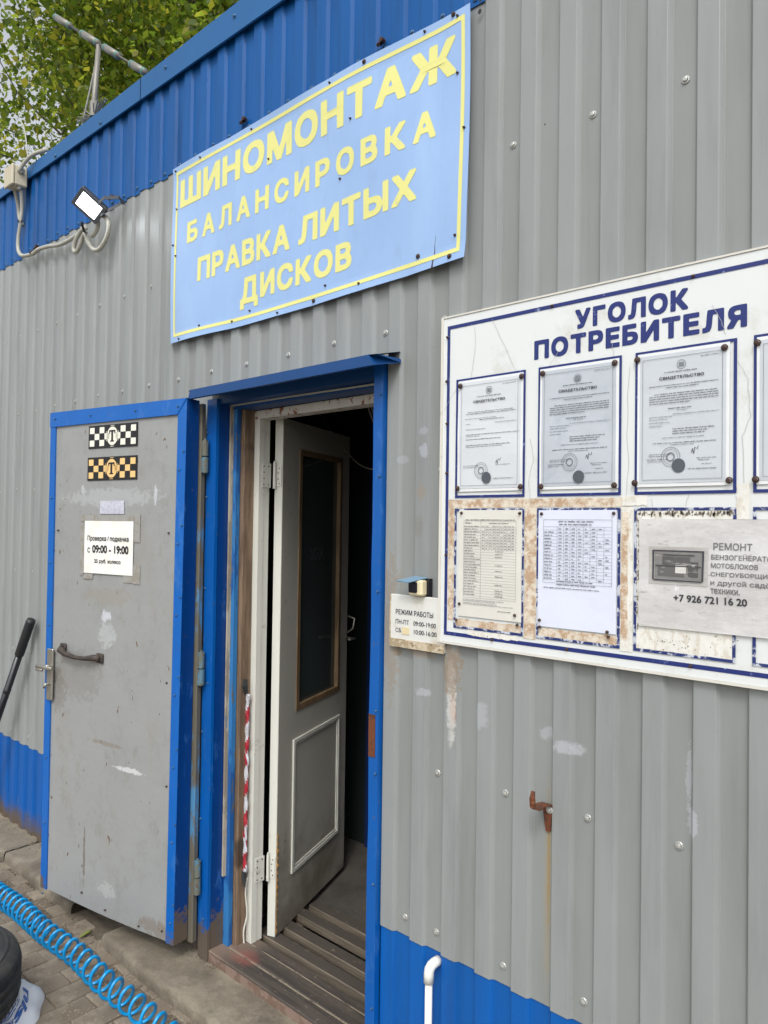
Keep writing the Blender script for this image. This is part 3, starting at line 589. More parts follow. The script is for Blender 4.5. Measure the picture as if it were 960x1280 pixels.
# step and duckboards
box('step_riser', -2.387, -1.57, -.0072, .0, .034, .0765, M['riser'], B); box('step_edge', -2.387, -1.57, -.03, -.004, .0, .041, M['concrete'], B)
rr = random.Random(2)
for (y0, y1, zt, mt) in ((-.008, .056, .0875, 'step'), (.061, .127, .0885, 'step'), (.132, .174, .0862, 'step')):
    box('threshold_board', -2.388, -1.565, y0, y1, .077 if y0 < 0 else .045, zt, M[mt], B, bev=.003)
for y0 in (.0558, .1268): box('joint_grit', -2.386, -1.567, y0, y0+.0055, .05, .0858, M['joint'], B)
for (y0, y1) in ((.205, .258), (.297, .350), (.388, .438), (.472, .52)):
    mb = MB(); mb.box(-2.36, -1.50, y0, y1, .056, .0885, .002); mb.cur = 1; mb.box(-2.36, -1.50, y0+.003, y1-.002, .0880, .0902)
    o = mb.build('duckboard_slat', [M['slat'], M['slat_top']], B); o.rotation_euler = (0, 0, rr.uniform(-.003, .003))
box('slat_bearer', -2.35, -2.31, .19, .46, .0, .05, M['slat'], B); box('slat_bearer', -1.60, -1.56, .19, .46, .0, .05, M['slat'], B)

# ------------------------------------------------------------------ outer steel door (local frame: x to the right, hinge edge at 0)
D = thing('steel_door', 'grey metal door with blue edge strips swung wide open against the wall', 'door', (-2.45, -.11, 0), math.atan2(.148, .812))
H0, H1, WD = .12, 2.17, .825
mb = MB(); nx, nz = 22, 44; x0, x1 = -WD+.004, -.004; rr = random.Random(4)
yv = lambda x, z: -.0015*math.sin(5*x+z*2)-.0025*math.exp(-((x+.43)/.06)**2-((z-1.25)/.07)**2)*math.sin(60*x+90*z)
zb = lambda x: H0+.004-.012*math.sin(math.pi*(x+WD)/WD)
for i in range(nx):
    for j in range(nz):
        a, b = x0+(x1-x0)*i/nx, x0+(x1-x0)*(i+1)/nx; f_ = lambda x, k: (x, yv(x, zb(x)+(H1-.004-zb(x))*k/nz), zb(x)+(H1-.004-zb(x))*k/nz)
        mb.quad(f_(a, j), f_(b, j), f_(b, j+1), f_(a, j+1))
mb.box(x0, x1, .006, .056, H0+.01, H1-.004)
for i in range(nx):
    a, b = x0+(x1-x0)*i/nx, x0+(x1-x0)*(i+1)/nx; mb.quad((a, .006, zb(a)), (b, .006, zb(b)), (b, yv(b, zb(b)), zb(b)), (a, yv(a, zb(a)), zb(a)))
mb.build('leaf_panel', M['door_grey'], D, smooth=False)
def strip(pts, y0, y1, nm='edge_strip', mt='trim_door'):
    mb = MB(); a, b, c, d = pts; F_ = [(p[0], y0, p[1]) for p in pts]; Bk = [(p[0], y1, p[1]) for p in pts]; mb.poly(F_); mb.poly(Bk[::-1])
    for i in range(4): mb.quad(F_[i], Bk[i], Bk[(i+1) % 4], F_[(i+1) % 4])
    return mb.build(nm, M[mt], D)
strip([(-.046, H0+.0), (-.004, H0), (.014, H1), (-.034, H1-.055)], -.006, .0005)
strip([(-WD, H0), (-WD+.042, H0), (-WD+.036, H1-.06), (-WD, H1-.06)], -.006, .0005)
strip([(-WD-.001, H1-.062), (-.036, H1-.058), (.014, H1+.0015), (-WD-.001, H1+.0015)], -.0085, .001)
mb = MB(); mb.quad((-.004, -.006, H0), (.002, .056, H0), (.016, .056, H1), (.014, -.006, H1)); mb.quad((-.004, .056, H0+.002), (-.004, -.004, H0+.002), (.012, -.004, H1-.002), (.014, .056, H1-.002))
mb.quad((-WD, -.006, H0), (-WD, -.006, H1), (-WD, .056, H1), (-WD, .056, H0)); mb.build('edge_cover', M['trim_side_shaded'], D)
mb = MB(); mb.box(-.002, .024, .060, .086, H0-.015, H1-.01, .004); mb.build('frame_tube', M['peel_tube'], D)
for z in (.2, .5, .78, 1.05, 1.35, 1.62, 1.9): put(RIV, 'rivet', -.02, -.0065, z, D); put(RIV, 'rivet', -WD+.02, -.0065, z-.1, D); put(RIV, 'rivet', -.008+.012*z/2.1, -.0065, z+.07, D)
for x in (-.79, -.55, -.27, -.03): put(RIV, 'rivet', x, -.009, H1-.028, D)
for (x, z) in ((-.075, 1.66), (-.76, 1.66), (-.07, 1.09), (-.55, .17), (-.4, .14), (-.2, .135), (-.06, .7), (-.07, .155)): put(SCS, 'screw', x, -.002, z, D)
for zc in (1.955, 1.145, .355):
    mb = MB(); mb.tube([(.036, .070, zc-.062), (.036, .070, zc-.003)], .0135, 12); mb.tube([(.036, .070, zc+.003), (.036, .070, zc+.062)], .0125, 12); mb.tube([(.036, .070, zc-.066), (.036, .070, zc+.07)], .005, 8)
    mb.build('hinge', M['hinge'], D); 
# lock plate with a lever handle
mb = MB(); mb.box(-.802, -.762, -.016, -.006, .93, 1.15, .003); lp = mb.build('lock_plate', M['steel'], D)
mb = MB(); mb.tube([(-.782, -.014, 1.075), (-.782, -.034, 1.075)], .009, 10); mb.box(-.845, -.735, -.042, -.030, 1.066, 1.080, .002); mb.box(-.842, -.80, -.041, -.031, 1.054, 1.066, .002); mb.build('lever', M['steel'], lp, True)
mb = MB(); mb.tube([(-.785, -.014, 1.0), (-.785, -.03, 1.0), (-.79, -.034, .985)], .006, 8); mb.build('key_knob', M['steel'], lp, True)
# old iron pull
mb = MB(); pts = [(-.706, -.006, 1.158), (-.700, -.020, 1.154), (-.67, -.024, 1.143), (-.60, -.025, 1.134), (-.54, -.024, 1.135), (-.49, -.020, 1.143), (-.460, -.006, 1.142)]
mb.tube(pts, [.017, .016, .011, .0085, .009, .013, .016], 10); mb.box(-.722, -.686, -.010, .0, 1.136, 1.180, .003); mb.box(-.482, -.442, -.010, .0, 1.122, 1.162, .003); mb.build('pull_handle', M['iron'], D, True)

# door notices (things stuck on the door)
dl = Vector((-2.45, -.11, 0)); drz = math.atan2(.148, .812)
def on_door(name, label, cat, group=None): return thing(name, label, cat, dl, drz, group)
def checker(name, label, xl, xr, z0, z1, mt, tilt):
    o = on_door(name, label, 'sticker', 'chequered stickers at the top of the door'); yb = -.0036; mb = MB(); mb.box(xl, xr, yb-.0008, yb+.0008, z0, z1); mb.build('backing', M['stk_black'], o)
    mb = MB(); w = xr-xl; h = z1-z0; m_ = .008; cw = (w-2*m_)/9.2; ch = (h-2*m_)/3; y = yb-.0016
    for r in range(3):
        for c_ in range(4):
            if (r+c_) % 2 == 0:
                for side in (0, 1):
                    xx = xl+m_+c_*cw if side == 0 else xr-m_-(c_+1)*cw
                    if c_ == 3 and r != 1: continue
                    rect(mb, xx+.0006, xx+cw-.0006, z0+m_+r*ch+.0006, z0+m_+(r+1)*ch-.0006, y)
    cx, cz = (xl+xr)/2, (z0+z1)/2; disc(mb, cx, cz, y, cw*1.08, h*.40); mb.build('chequers', M[mt], o)
    mb = MB(); ring(mb, cx, cz, y, cw*1.32, h*.47, .0022, 10, -.5, .5); ring(mb, cx, cz, y, cw*1.32, h*.47, .0022, 10, math.pi-.5, math.pi+.5); rect(mb, cx-.012, cx+.012, z1-.006, z1-.004, y); rect(mb, cx-.012, cx+.012, z0+.004, z0+.006, y); mb.build('oval_rim', M[mt], o)
    mb = MB(); y -= .001; s_ = h*.25; rect(mb, cx-.0055, cx+.0055, cz-s_, cz+s_, y); rect(mb, cx-.019, cx-.0056, cz+s_*.72, cz+s_, y); rect(mb, cx+.0056, cx+.019, cz+s_*.72, cz+s_, y)
    rect(mb, cx-.019, cx-.014, cz+s_*.4, cz+s_*.718, y); rect(mb, cx+.014, cx+.019, cz+s_*.4, cz+s_*.718, y); rect(mb, cx-.012, cx-.0056, cz-s_, cz-s_*.8, y); rect(mb, cx+.0056, cx+.012, cz-s_, cz-s_*.8, y); mb.build('letter', M['stk_black'], o)
checker('taxi_sticker', 'black and white chequered sticker with a letter T, the upper one on the grey door', -.565, -.262, 2.003, 2.098, 'stk_white', 0)
checker('taxi_sticker', 'black and gold chequered sticker with a letter T, just below the white one', -.568, -.261, 1.870, 1.966, 'stk_gold', 0)
o = on_door('tape_scrap', 'crinkled silver tape scrap stuck above the white paper notice on the door', 'tape'); mb, _ = sheet_mesh(-.482, -.332, 1.732, 1.786, -.0045, .0012, 10, 6, 3); mb.build('tape_patch', M['foil'], o)
o = on_door('paper_notice', 'white paper notice with tyre check hours taped to the grey door', 'notice'); mb, _ = sheet_mesh(-.574, -.272, 1.487, 1.703, -.0070, .0010, 10, 10, 5); mb.build('paper', M['note'], o)
mb = MB(); y = -.0048
for (a, b, c_, d) in ((-.603, -.5745, 1.70, 1.728), (-.605, -.5745, 1.475, 1.69), (-.271, -.236, 1.62, 1.732), (-.2715, -.232, 1.455, 1.53), (-.5745, -.272, 1.7035, 1.728), (-.585, -.52, 1.462, 1.4865), (-.33, -.2716, 1.458, 1.4865)):
    box('adhesive_tape', a, b, y, y+.002, c_, d, M['tapegrime'], o)
mb = MB(); y = -.0088
add_text(mb, 'Проверка / подкачка', -.553, -.297, 1.616, 1.642, y, .02, 14); add_text(mb, '09:00 - 19:00', -.521, -.297, 1.571, 1.604, y, .035, 16); add_text(mb, 'с', -.552, -.535, 1.571, 1.593, y, .01, 12); add_text(mb, '25 руб. колесо', -.507, -.343, 1.526, 1.547, y, .022, 12)
mb.build('lettering', M['blackink'], o)

# ------------------------------------------------------------------ inner wooden door, opened inwards
ID = thing('inner_door', 'dirty white wooden inner door with dark glass pane standing ajar in the doorway', 'door', (-2.266, .218, 0), math.atan2(.62, -.241))
z0, z1, wl, th = .092, 2.12, .650, .036; gx0, gx1, gz0, gz1 = .14, .565, .937, 2.01
mb = MB(); mb.box(0, gx0, 0, th, z0, z1); mb.box(gx1, wl, 0, th, z0, z1); mb.box(gx0, gx1, 0, th, z0, gz0); mb.box(gx0, gx1, 0, th, gz1, z1); mb.build('leaf_panel', M['leaf'], ID)
mb = MB(); mb.box(-.0015, 0, .0015, th-.0015, z0, z1); mb.build('edge_lipping', M['white_wood'], ID)
mb = MB(); w = .022
for (a, b, c_, d) in ((gx0, gx0+w, gz0, gz1), (gx1-w, gx1, gz0, gz1), (gx0+w, gx1-w, gz0, gz0+w), (gx0+w, gx1-w, gz1-w, gz1)): mb.box(a, b, -.004, .012, c_, d)
mb.box(gx1-w-.0005, gx1-.001, .012, .034, gz0, gz1); mb.build('glazing_bead', M['bead'], ID)
box('pane', gx0+.002, gx1-.002, .014, .018, gz0+.002, gz1-.002, M['glass'], ID)
mb = MB(); frame(mb, .12, .57, .285, .824, .006, -.004)
for (a, b, c_, d) in ((.12, .134, .285, .824), (.556, .57, .285, .824), (.134, .556, .285, .299), (.134, .556, .81, .824)): mb.box(a, b, -.007, 0, c_, d)
for (a, b, c_, d) in ((.138, .144, .303, .806), (.546, .552, .303, .806), (.144, .546, .303, .309), (.144, .546, .80, .806)): mb.box(a, b, -.004, 0, c_, d)
mb.build('panel_moulding', M['white_wood'], ID)
mb = MB(); rr = random.Random(8)
for k in range(14):
    z = .10+k*.028; mb.tube([(.0005, -.001, z), (.003, -.003-rr.uniform(0, .003), z+.016), (.0005, -.001, z+.03)], [.001, rr.uniform(.002, .005)*(1.3 if 5 < k < 12 else .8), .001], 5)
mb.build('chipped_corner', M['gold'], ID)
for zc in (1.89, .36):
    mb = MB(); mb.box(-.0055, -.0016, .004, .030, zc-.042, zc+.042, .001); mb.tube([(-.013, .018+.012, zc-.05), (-.013, .030, zc+.05)], .0062, 10); mb.tube([(-.013, .030, zc+.051), (-.013, .030, zc+.058)], .0045, 8)
    h_ = mb.build('hinge', M['white_wood'], ID); mb = MB()
    for dz in (-.03, -.012, .012, .03): mb.lathe([(.0028, 0), (.0024, .0012), (.0005, .0014)], (-.0056, .013 if dz in (-.03, .03) else .018, zc+dz), 'x', 8)
    for v in range(len(mb.v)): mb.v[v] = (-.0056-(mb.v[v][0]+.0056), mb.v[v][1], mb.v[v][2])
    mb.build('hinge_screw', M['dark_screw'], h_)
mb = MB(); mb.tube([(.625, -.002, 1.17), (.625, -.05, 1.17), (.60, -.062, 1.175), (.535, -.06, 1.178)], .006, 8); mb.tube([(.632, -.003, 1.19), (.64, -.035, 1.215), (.645, -.04, 1.26), (.638, -.01, 1.272)], .0045, 8); mb.build('door_handle', M['steel'], ID, True)
mb = MB(); add_text(mb, 'ЖНИ', .275, .40, 1.545, 1.60, -.0, .03, 12)
for v in range(len(mb.v)): mb.v[v] = (mb.v[v][0], .0125, mb.v[v][2])
mb.build('pane_lettering', simple('dim_grey_letters', srgb(66, 72, 72), .6), ID)  # dim grey letters just in front of the pane
# hinge halves on the post
for zc in (1.89, .36):
    mb = MB(); mb.box(-2.301, -2.2985, .140, .185, zc-.048, zc+.048, .0008); h_ = mb.build('post_hinge_leaf', M['white_wood'], B)
    mb = MB()
    for (dy, dz) in ((.15, -.036), (.15, -.012), (.15, .012), (.15, .036), (.173, -.036), (.173, .036)): mb.lathe([(.003, 0), (.0025, .0012), (.0005, .0014)], (-2.2985, dy, zc+dz), 'x', 8)
    mb.build('hinge_screw', M['dark_screw'], h_)

# ------------------------------------------------------------------ blue banner
BN = thing('tyre_service_banner', 'large light blue banner with yellow lettering fixed high on the wall', 'banner', (0, 0, 0))
bx0, bx1, bz0, bz1 = -2.722, -1.218, 2.440, 3.165
def bdisp(x, z):
    u = (x-bx0)/(bx1-bx0); v = (z-bz0)/(bz1-bz0)
    y = -.012-.004*math.sin(9*u+2.2*v)-.003*math.sin(5*v+14*u)
    y -= .010*max(0, u-.93)/.07*(.4+.6*math.sin(math.pi*v)); y -= .006*max(0, .06-v)/.06*abs(math.sin(11*u))
    y -= .006*max(0, v-.93)/.07*abs(math.sin(8.5*u+1)); return y
def bedge(x, z):
    u = (x-bx0)/(bx1-bx0); v = (z-bz0)/(bz1-bz0); dz = (.010*math.sin(math.pi*u*1.0)*(v-.2) if v > .5 else -.010*math.sin(math.pi*u*1.3)*(.8-v))
    return x+.010*math.sin(math.pi*v)*(u > .9)*(u-.9)*10*.6, z+dz
def bpt(off):
    return lambda x, z: (lambda q: (q[0], bdisp(x, z)-off, q[1]))(bedge(x, z))
fb_ = bpt(0); mb = MB(); nx, nz = 90, 44
for i in range(nx):
    for j in range(nz):
        a, b = bx0+(bx1-bx0)*i/nx, bx0+(bx1-bx0)*(i+1)/nx; c_, d = bz0+(bz1-bz0)*j/nz, bz0+(bz1-bz0)*(j+1)/nz
        if -1.338 < a < -1.330 and False: continue
        mb.quad(fb_(a, c_), fb_(b, c_), fb_(b, d), fb_(a, d))
        if i in (0, nx-1) or j in (0, nz-1):
            gq = lambda p: (p[0], p[1]+.0015, p[2]); mb.quad(gq(fb_(b, c_)), gq(fb_(a, c_)), gq(fb_(a, d)), gq(fb_(b, d)))
            if j == 0: mb.quad(fb_(b, c_), fb_(a, c_), gq(fb_(a, c_)), gq(fb_(b, c_)))
            if i == nx-1: mb.quad(fb_(b, d), fb_(b, c_), gq(fb_(b, c_)), gq(fb_(b, d)))
mb.build('banner_sheet', M['banner'], BN, True)
fl = bpt(.0009)
def strip_on(mb, x0, x1, z0, z1, fn, n=60):
    hor = (x1-x0) > (z1-z0)
    for k in range(n):
        if hor: a, b = x0+(x1-x0)*k/n, x0+(x1-x0)*(k+1)/n; mb.quad(fn(a, z0), fn(b, z0), fn(b, z1), fn(a, z1))
        else: a, b = z0+(z1-z0)*k/n, z0+(z1-z0)*(k+1)/n; mb.quad(fn(x0, a), fn(x1, a), fn(x1, b), fn(x0, b))
mb = MB(); e = .013; X0, X1, Z0, Z1 = -2.698, -1.236, 2.462, 3.143
strip_on(mb, X0, X1, Z1-e, Z1, fl); strip_on(mb, X0, X1, Z0, Z0+e, fl); strip_on(mb, X0, X0+e, Z0+e, Z1-e, fl, 30); strip_on(mb, X1-e, X1, Z0+e, Z1-e, fl, 30); mb.build('yellow_border', M['yellow'], BN)
for (t_, a, b, c_, d, bo) in (('ШИНОМОНТАЖ', -2.668, -1.268, 2.985, 3.102, .048), ('БАЛАНСИРОВКА', -2.612, -1.335, 2.828, 2.914, .044), ('ПРАВКА', -2.532, -1.977, 2.660, 2.755, .044), ('ЛИТЫХ', -1.932, -1.400, 2.660, 2.755, .044), ('ДИСКОВ', -2.256, -1.672, 2.502, 2.615, .046)):
    if t_ == 'БАЛАНСИРОВКА':   # widely spaced letters: fit each one
        ws = dict(Б=.95, А=1.05, Л=1.05, Н=1, С=1, И=1, Р=.95, О=1.1, В=.95, К=1.05); gap = .38; tot = sum(ws[ch] for ch in t_)+gap*(len(t_)-1); u_ = (b-a)/tot; x = a; mb = MB()
        for ch in t_: add_text(mb, ch, x, x+ws[ch]*u_, c_, d, 0, bo, 22, fl); x += (ws[ch]+gap)*u_
    elif t_ == 'ДИСКОВ':
        mb = MB(); add_text(mb, 'Д', a, a+.105, c_-.002, d, 0, bo, 24, fl); add_spaced(mb, 'ИСКОВ', a+.118, b, c_+.021, d, 0, bo, 24, fl, .10)
    else: mb = MB(); add_spaced(mb, t_, a, b, c_, d, 0, bo, 26, fl, .09)
    mb.build('lettering', M['yellow'], BN)
for i, (x, z) in enumerate([(-1.277, 3.159), (-1.382, 3.154), (-1.62, 3.155), (-1.778, 3.149), (-2.203, 3.147), (-2.525, 3.149), (-1.391, 2.487), (-1.271, 2.455), (-1.792, 2.493), (-1.635, 2.464), (-1.847, 2.454), (-2.033, 2.45), (-2.197, 2.488), (-2.3, 2.466), (-2.506, 2.482), (-2.651, 2.449), (-2.687, 2.796), (-2.709, 2.845), (-1.262, 2.983), (-1.255, 2.512), (-1.235, 2.815), (-1.679, 2.997), (-1.728, 2.821), (-2.103, 3.006), (-2.70, 3.15), (-2.69, 2.99), (-1.262, 3.148)]):
    p = fb_(x, z); put(SCD if i in (0, 2, 6, 7, 10) else SCS, 'screw', p[0], p[1]-.0004, p[2], BN)
mb = MB(); q = [(-1.325, 2.53), (-1.329, 2.50), (-1.328, 2.48), (-1.334, 2.455), (-1.336, 2.437)]
for k in range(4):
    w = .0006+.0009*k; a, b = q[k], q[k+1]; mb.quad(fl(a[0]-w*.6, a[1]), fl(a[0]+w*.6, a[1]), fl(b[0]+w, b[1]), fl(b[0]-w, b[1]))
mb.build('tear', M['dark_screw'], BN)

# ------------------------------------------------------------------ consumer board
BD = thing('information_board', 'wide white board with navy title and rust-stained frames for papers', 'board')
mb = MB(); mb.box(-1.300, .40, -.0115, -.002, 1.377, 2.2905, .002); mb.build('board_panel', M['board'], BD)
mb = MB(); mb.box(-1.3035, -1.295, -.014, -.001, 1.374, 2.2935); mb.box(-1.295, .40, -.014, -.001, 1.3725, 1.378); mb.box(-1.295, .40, -.014, -.001, 2.2895, 2.294); mb.build('board_rim', simple('aged_white_rim', srgb(208, 206, 198), .5, dirt=srgb(120, 112, 100), da=(.62, .72), ds=30), BD)
yb = -.0125
mb = MB(); frame(mb, -1.282, .385, 1.397, 2.266, .0100, yb); mb.build('navy_border', M['navy'], BD)
mb = MB(); add_spaced(mb, 'УГОЛОК', -.886, -.611, 2.191, 2.240, yb, .055, 22); mb.build('lettering', M['navy'], BD)
mb = MB(); add_spaced(mb, 'ПОТРЕБИТЕЛЯ', -1.001, -.488, 2.131, 2.181, yb, .055, 22); mb.build('lettering', M['navy'], BD)
cols = [-1.248, -.987, -.7305, -.474, -.217, .04]; CW = .2235
for ci, cx in enumerate(cols):
    for (za, zb_) in ((1.780, 2.110), (1.420, 1.750)):
        mb = MB(); frame(mb, cx, cx+CW, za, zb_, .0068, yb-.0014); mb.build('paper_frame', M['navy' if za > 1.7 else 'navy_worn'], BD)
# rust-stained bands round the two lower left frames
mb = MB(); yr = yb-.0002; rr = random.Random(6); bandn = [0]
def band(x0, x1, z0, z1, mt='board_rust'):
    bandn[0] += 1; yr = yb-.00012-.00005*bandn[0]; mb = MB(); n = 16; hor = (x1-x0) > (z1-z0); j = lambda: rr.uniform(-.0018, .0018)
    P = []
    for k in range(n+1):
        if hor: x = x0+(x1-x0)*k/n; P.append(((x, z0+j()), (x, z1+j())))
        else: z = z0+(z1-z0)*k/n; P.append(((x1+j(), z), (x0+j(), z)))
    for p, q in zip(P, P[1:]): mb.quad((p[0][0], yr, p[0][1]), (q[0][0], yr, q[0][1]), (q[1][0], yr, q[1][1]), (p[1][0], yr, p[1][1]))
    mb.build('adhesive_stain', M[mt], BD)
band(-1.270, -.735, 1.752, 1.775); band(-1.270, -1.2495, 1.440, 1.7515); band(-1.0235, -.9885, 1.415, 1.7515); band(-.7625, -.7335, 1.415, 1.7515, 'board_dirt'); band(-.7625, -.745, 1.44, 1.74)
band(-1.243, -1.030, 1.426, 1.447); band(-.982, -.769, 1.426, 1.448); band(-1.20, -1.04, 1.405, 1.4185, 'board_dirt'); band(-.725, -.512, 1.426, 1.5, 'board_dirt'); band(-.725, -.714, 1.5, 1.742, 'board_dirt'); band(-.713, -.512, 1.722, 1.744, 'board_dirt'); band(-.76, -.70, 1.755, 1.778, 'board_dirt'); band(-.5065, -.48, 1.70, 1.80, 'board_dirt')
mb = MB(); rr = random.Random(15)
for k in range(200):
    if k < 120: x, z = rr.uniform(-.72, -.51), 1.737+rr.gauss(0, .003)
    elif k < 170: x, z = -.7205+rr.gauss(0, .0022), rr.uniform(1.47, 1.74)
    else: x, z = rr.uniform(-.72, -.50), rr.uniform(1.43, 1.475)
    w_, h_ = rr.uniform(.0006, .0028), rr.uniform(.0006, .0034)*(1.6 if k < 170 else .6); mb.poly([(x-w_, yb-.0018, z-h_*.4), (x+w_*.6, yb-.0018, z-h_), (x+w_, yb-.0018, z+h_*.5), (x-w_*.3, yb-.0018, z+h_)])
mb.build('residue_fleck', simple('brown_grey_residue', srgb(128, 120, 108), .8, 0, .3, 40), BD, kind='stuff')
# hairline cracks
mb = MB()
for pts in ([(-1.19, 2.25), (-1.185, 2.2), (-1.195, 2.13), (-1.2, 2.105)], [(-1.13, 2.26), (-1.1, 2.2), (-1.06, 2.12), (-1.04, 2.10)], [(-1.3, 2.10), (-1.27, 2.11), (-1.245, 2.105)], [(-1.29, 2.03), (-1.26, 2.07), (-1.245, 2.09)], [(-.925, 2.15), (-.95, 2.12), (-.96, 2.10)],
            [(-.79, 2.15), (-.785, 2.12), (-.78, 2.10)], [(-.505, 2.06), (-.485, 2.02), (-.48, 1.94), (-.495, 1.90), (-.492, 1.80)], [(-.745, 2.08), (-.75, 1.95), (-.745, 1.85), (-.75, 1.78)], [(-1.01, 1.93), (-1.0, 1.88), (-1.012, 1.82), (-1.005, 1.76)], [(-.56, 2.19), (-.54, 2.15), (-.53, 2.12)], [(-.70, 1.70), (-.68, 1.72), (-.69, 1.77)], [(-.62, 1.72), (-.61, 1.76), (-.605, 1.79)]):
    fine = []
    for p, q in zip(pts, pts[1:]):
        for k in range(4): fine.append((p[0]+(q[0]-p[0])*k/4+rr.uniform(-.002, .002), p[1]+(q[1]-p[1])*k/4))
    fine.append(pts[-1])
    mb = MB()
    for p, q in zip(fine, fine[1:]): mb.quad((p[0]-.0005, yb-.0012, p[1]), (p[0]+.0005, yb-.0012, p[1]), (q[0]+.0005, yb-.0012, q[1]), (q[0]-.0005, yb-.0012, q[1]))
    mb.build('hairline_crack', M['crack'], BD)
for (x, z) in ((-1.281, 2.235), (-1.282, 2.11), (-1.279, 1.99), (-1.278, 1.85), (-1.277, 1.62), (-1.12, 1.40), (-.90, 1.402), (-.60, 1.402), (-.95, 2.262), (-.6, 2.262)): put(SCS, 'screw', x, yb-.0002, z, BD)
# papers on the board
def cert(idx, cx, mt, label, nscr, spec):
    o = thing('certificate', label, 'certificate', group='certificates in the top row of the board'); r = random.Random(idx); x0, x1, z0, z1 = cx+.0065, cx+CW-(.006 if idx != 3 else .014), 1.797, 2.104
    if idx == 1: x0 += .002
    mb, f1 = sheet_mesh(x0, x1, z0, z1, -.0150, .0016, 12, 16, idx); mb.build('plastic_sleeve', M['sleeve'], o, True)
    a, b, c_, d = x0+.006, x1-.007, z0+.008, z1-.007
    mb = MB(); f2 = lambda x, z: (x, f1(x, z)-.0008, z); n = 16
    for i in range(12):
        for k in range(n): p = lambda i_, k_: f2(a+(b-a)*i_/12, c_+(d-c_)*k_/n); mb.quad(p(i, k), p(i+1, k), p(i+1, k+1), p(i, k+1))
    mb.build('paper', M[mt], o, True)
    ink = MB(); gi = MB(); y = -.0182; w = b-a; h = d-c_; X = lambda u: a+w*u; Z = lambda v: d-h*v
    frame(gi, X(.035), X(.965), Z(.975), Z(.03), .0009, y)
    def bar(v, u0, u1, hh=.0022, fill=1, al='l', mbx=None): words(mbx or ink, X(u0), X(u1), Z(v), hh, y, r, fill, al)
    ring(gi, X(.5), Z(.095), y, .010, .0105, .0012, 20); rect(gi, X(.47), X(.53), Z(.11), Z(.08), y)
    if idx == 2: gi.poly([(X(.5)+.0075*math.cos(t), y-.0002, Z(.095)+.0075*math.sin(t)) for t in [math.pi*2*k/6 for k in range(6)]][::-1])
    bar(.055, .72, .93, .0022, 1, 'l', gi); bar(.15, .30, .70, .0024, 1, 'c', ink); add_text(ink, 'СВИДЕТЕЛЬСТВО', X(.24), X(.76), Z(.205), Z(.178), y, .03, 9)
    for (v, u0, u1, kk, al) in spec: bar(v, u0, u1, .0021 if kk != 2 else .0024, 1, al, gi if kk == 0 else ink)
    sx, sz = X(.38 if idx != 2 else .40), Z(.80 if idx != 1 else .835)
    ring(gi, sx, sz, y, .0215, .022, .0011, 28); ring(gi, sx, sz, y, .0165, .017, .0008, 24); ring(gi, sx, sz, y, .010, .0105, .003, 14)
    dk = MB(); disc(dk, sx+(.018 if idx != 2 else .025), sz-(.020 if idx != 2 else .037), y-.0006, .0150, .0155, 24); dk.build('round_stamp', simple('grey_hologram', srgb(84, 90, 98), .3, .2, .15, 120), o)
    bar(.90 if idx != 1 else .915, .58, .90, .0026, 1, 'l', gi)
    sg = [(X(.62), Z(.775)), (X(.635), Z(.745)), (X(.65), Z(.785)), (X(.66), Z(.735)), (X(.69), Z(.75)), (X(.70), Z(.725))]
    for p, q in zip(sg, sg[1:]): ink.quad((p[0]-.0006, y, p[1]), (p[0]+.0006, y, p[1]), (q[0]+.0006, y, q[1]), (q[0]-.0006, y, q[1]))
    ink.build('print', M['ink'], o); gi.build('faint_print', M['inkgrey'], o)
    for (x, z) in nscr: put(SCD, 'screw', x, -.0185, z, o)
sp1 = [(.29, .15, .90, 1, 'c'), (.305, .12, .93, 1, 'c'), (.35, .10, .62, 0, 'l'), (.365, .35, .75, 1, 'l'), (.40, .12, .2, 0, 'l'), (.40, .6, .95, 0, 'l'), (.45, .12, .45, 0, 'l'), (.50, .12, .98, 1, 'l'), (.515, .12, .35, 0, 'l'), (.545, .12, .7, 1, 'l'), (.60, .12, .85, 1, 'l'), (.615, .12, .72, 0, 'l'), (.79, .08, .35, 0, 'l'), (.805, .08, .3, 0, 'l'), (.79, .62, .85, 0, 'l')]
sp23 = [(.25, .12, .92, 1, 'l'), (.268, .32, .70, 1, 'c'), (.315, .18, .92, 2, 'l'), (.333, .12, .92, 2, 'l'), (.351, .12, .92, 2, 'l'), (.369, .12, .92, 2, 'l'), (.387, .12, .60, 2, 'l'), (.43, .35, .62, 2, 'c'), (.445, .45, .58, 0, 'c'), (.475, .40, .93, 0, 'l'), (.49, .12, .40, 0, 'l'), (.51, .12, .36, 0, 'l'), (.535, .12, .38, 0, 'l'), (.56, .12, .28, 0, 'l'), (.59, .40, .88, 2, 'l'), (.608, .40, .80, 2, 'l'), (.626, .40, .78, 2, 'l'), (.655, .28, .78, 0, 'l'), (.695, .16, .90, 1, 'c'), (.71, .38, .65, 0, 'c'), (.78, .12, .38, 0, 'l'), (.795, .12, .36, 0, 'l'), (.82, .10, .34, 1, 'l'), (.835, .10, .26, 0, 'l'), (.82, .68, .90, 0, 'l'), (.835, .70, .82, 0, 'l'), (.865, .74, .85, 0, 'l')]
cert(1, cols[0], 'cert1', 'palest stamped certificate, first from the left in the top row of the white board', [(-1.230, 2.09), (-1.034, 2.093), (-1.236, 1.806), (-1.034, 1.806)], sp1)
cert(2, cols[1], 'cert2', 'darkest mottled blue-grey certificate under the letters ПОТ of the board title', [(-.972, 2.092), (-.779, 2.093), (-.974, 1.805), (-.778, 1.803)], sp23)
cert(3, cols[2], 'cert3', 'largest clearly printed grey certificate, under the end of the board title', [(-.724, 2.092), (-.531, 2.092), (-.728, 1.807), (-.520, 1.807)], sp23)
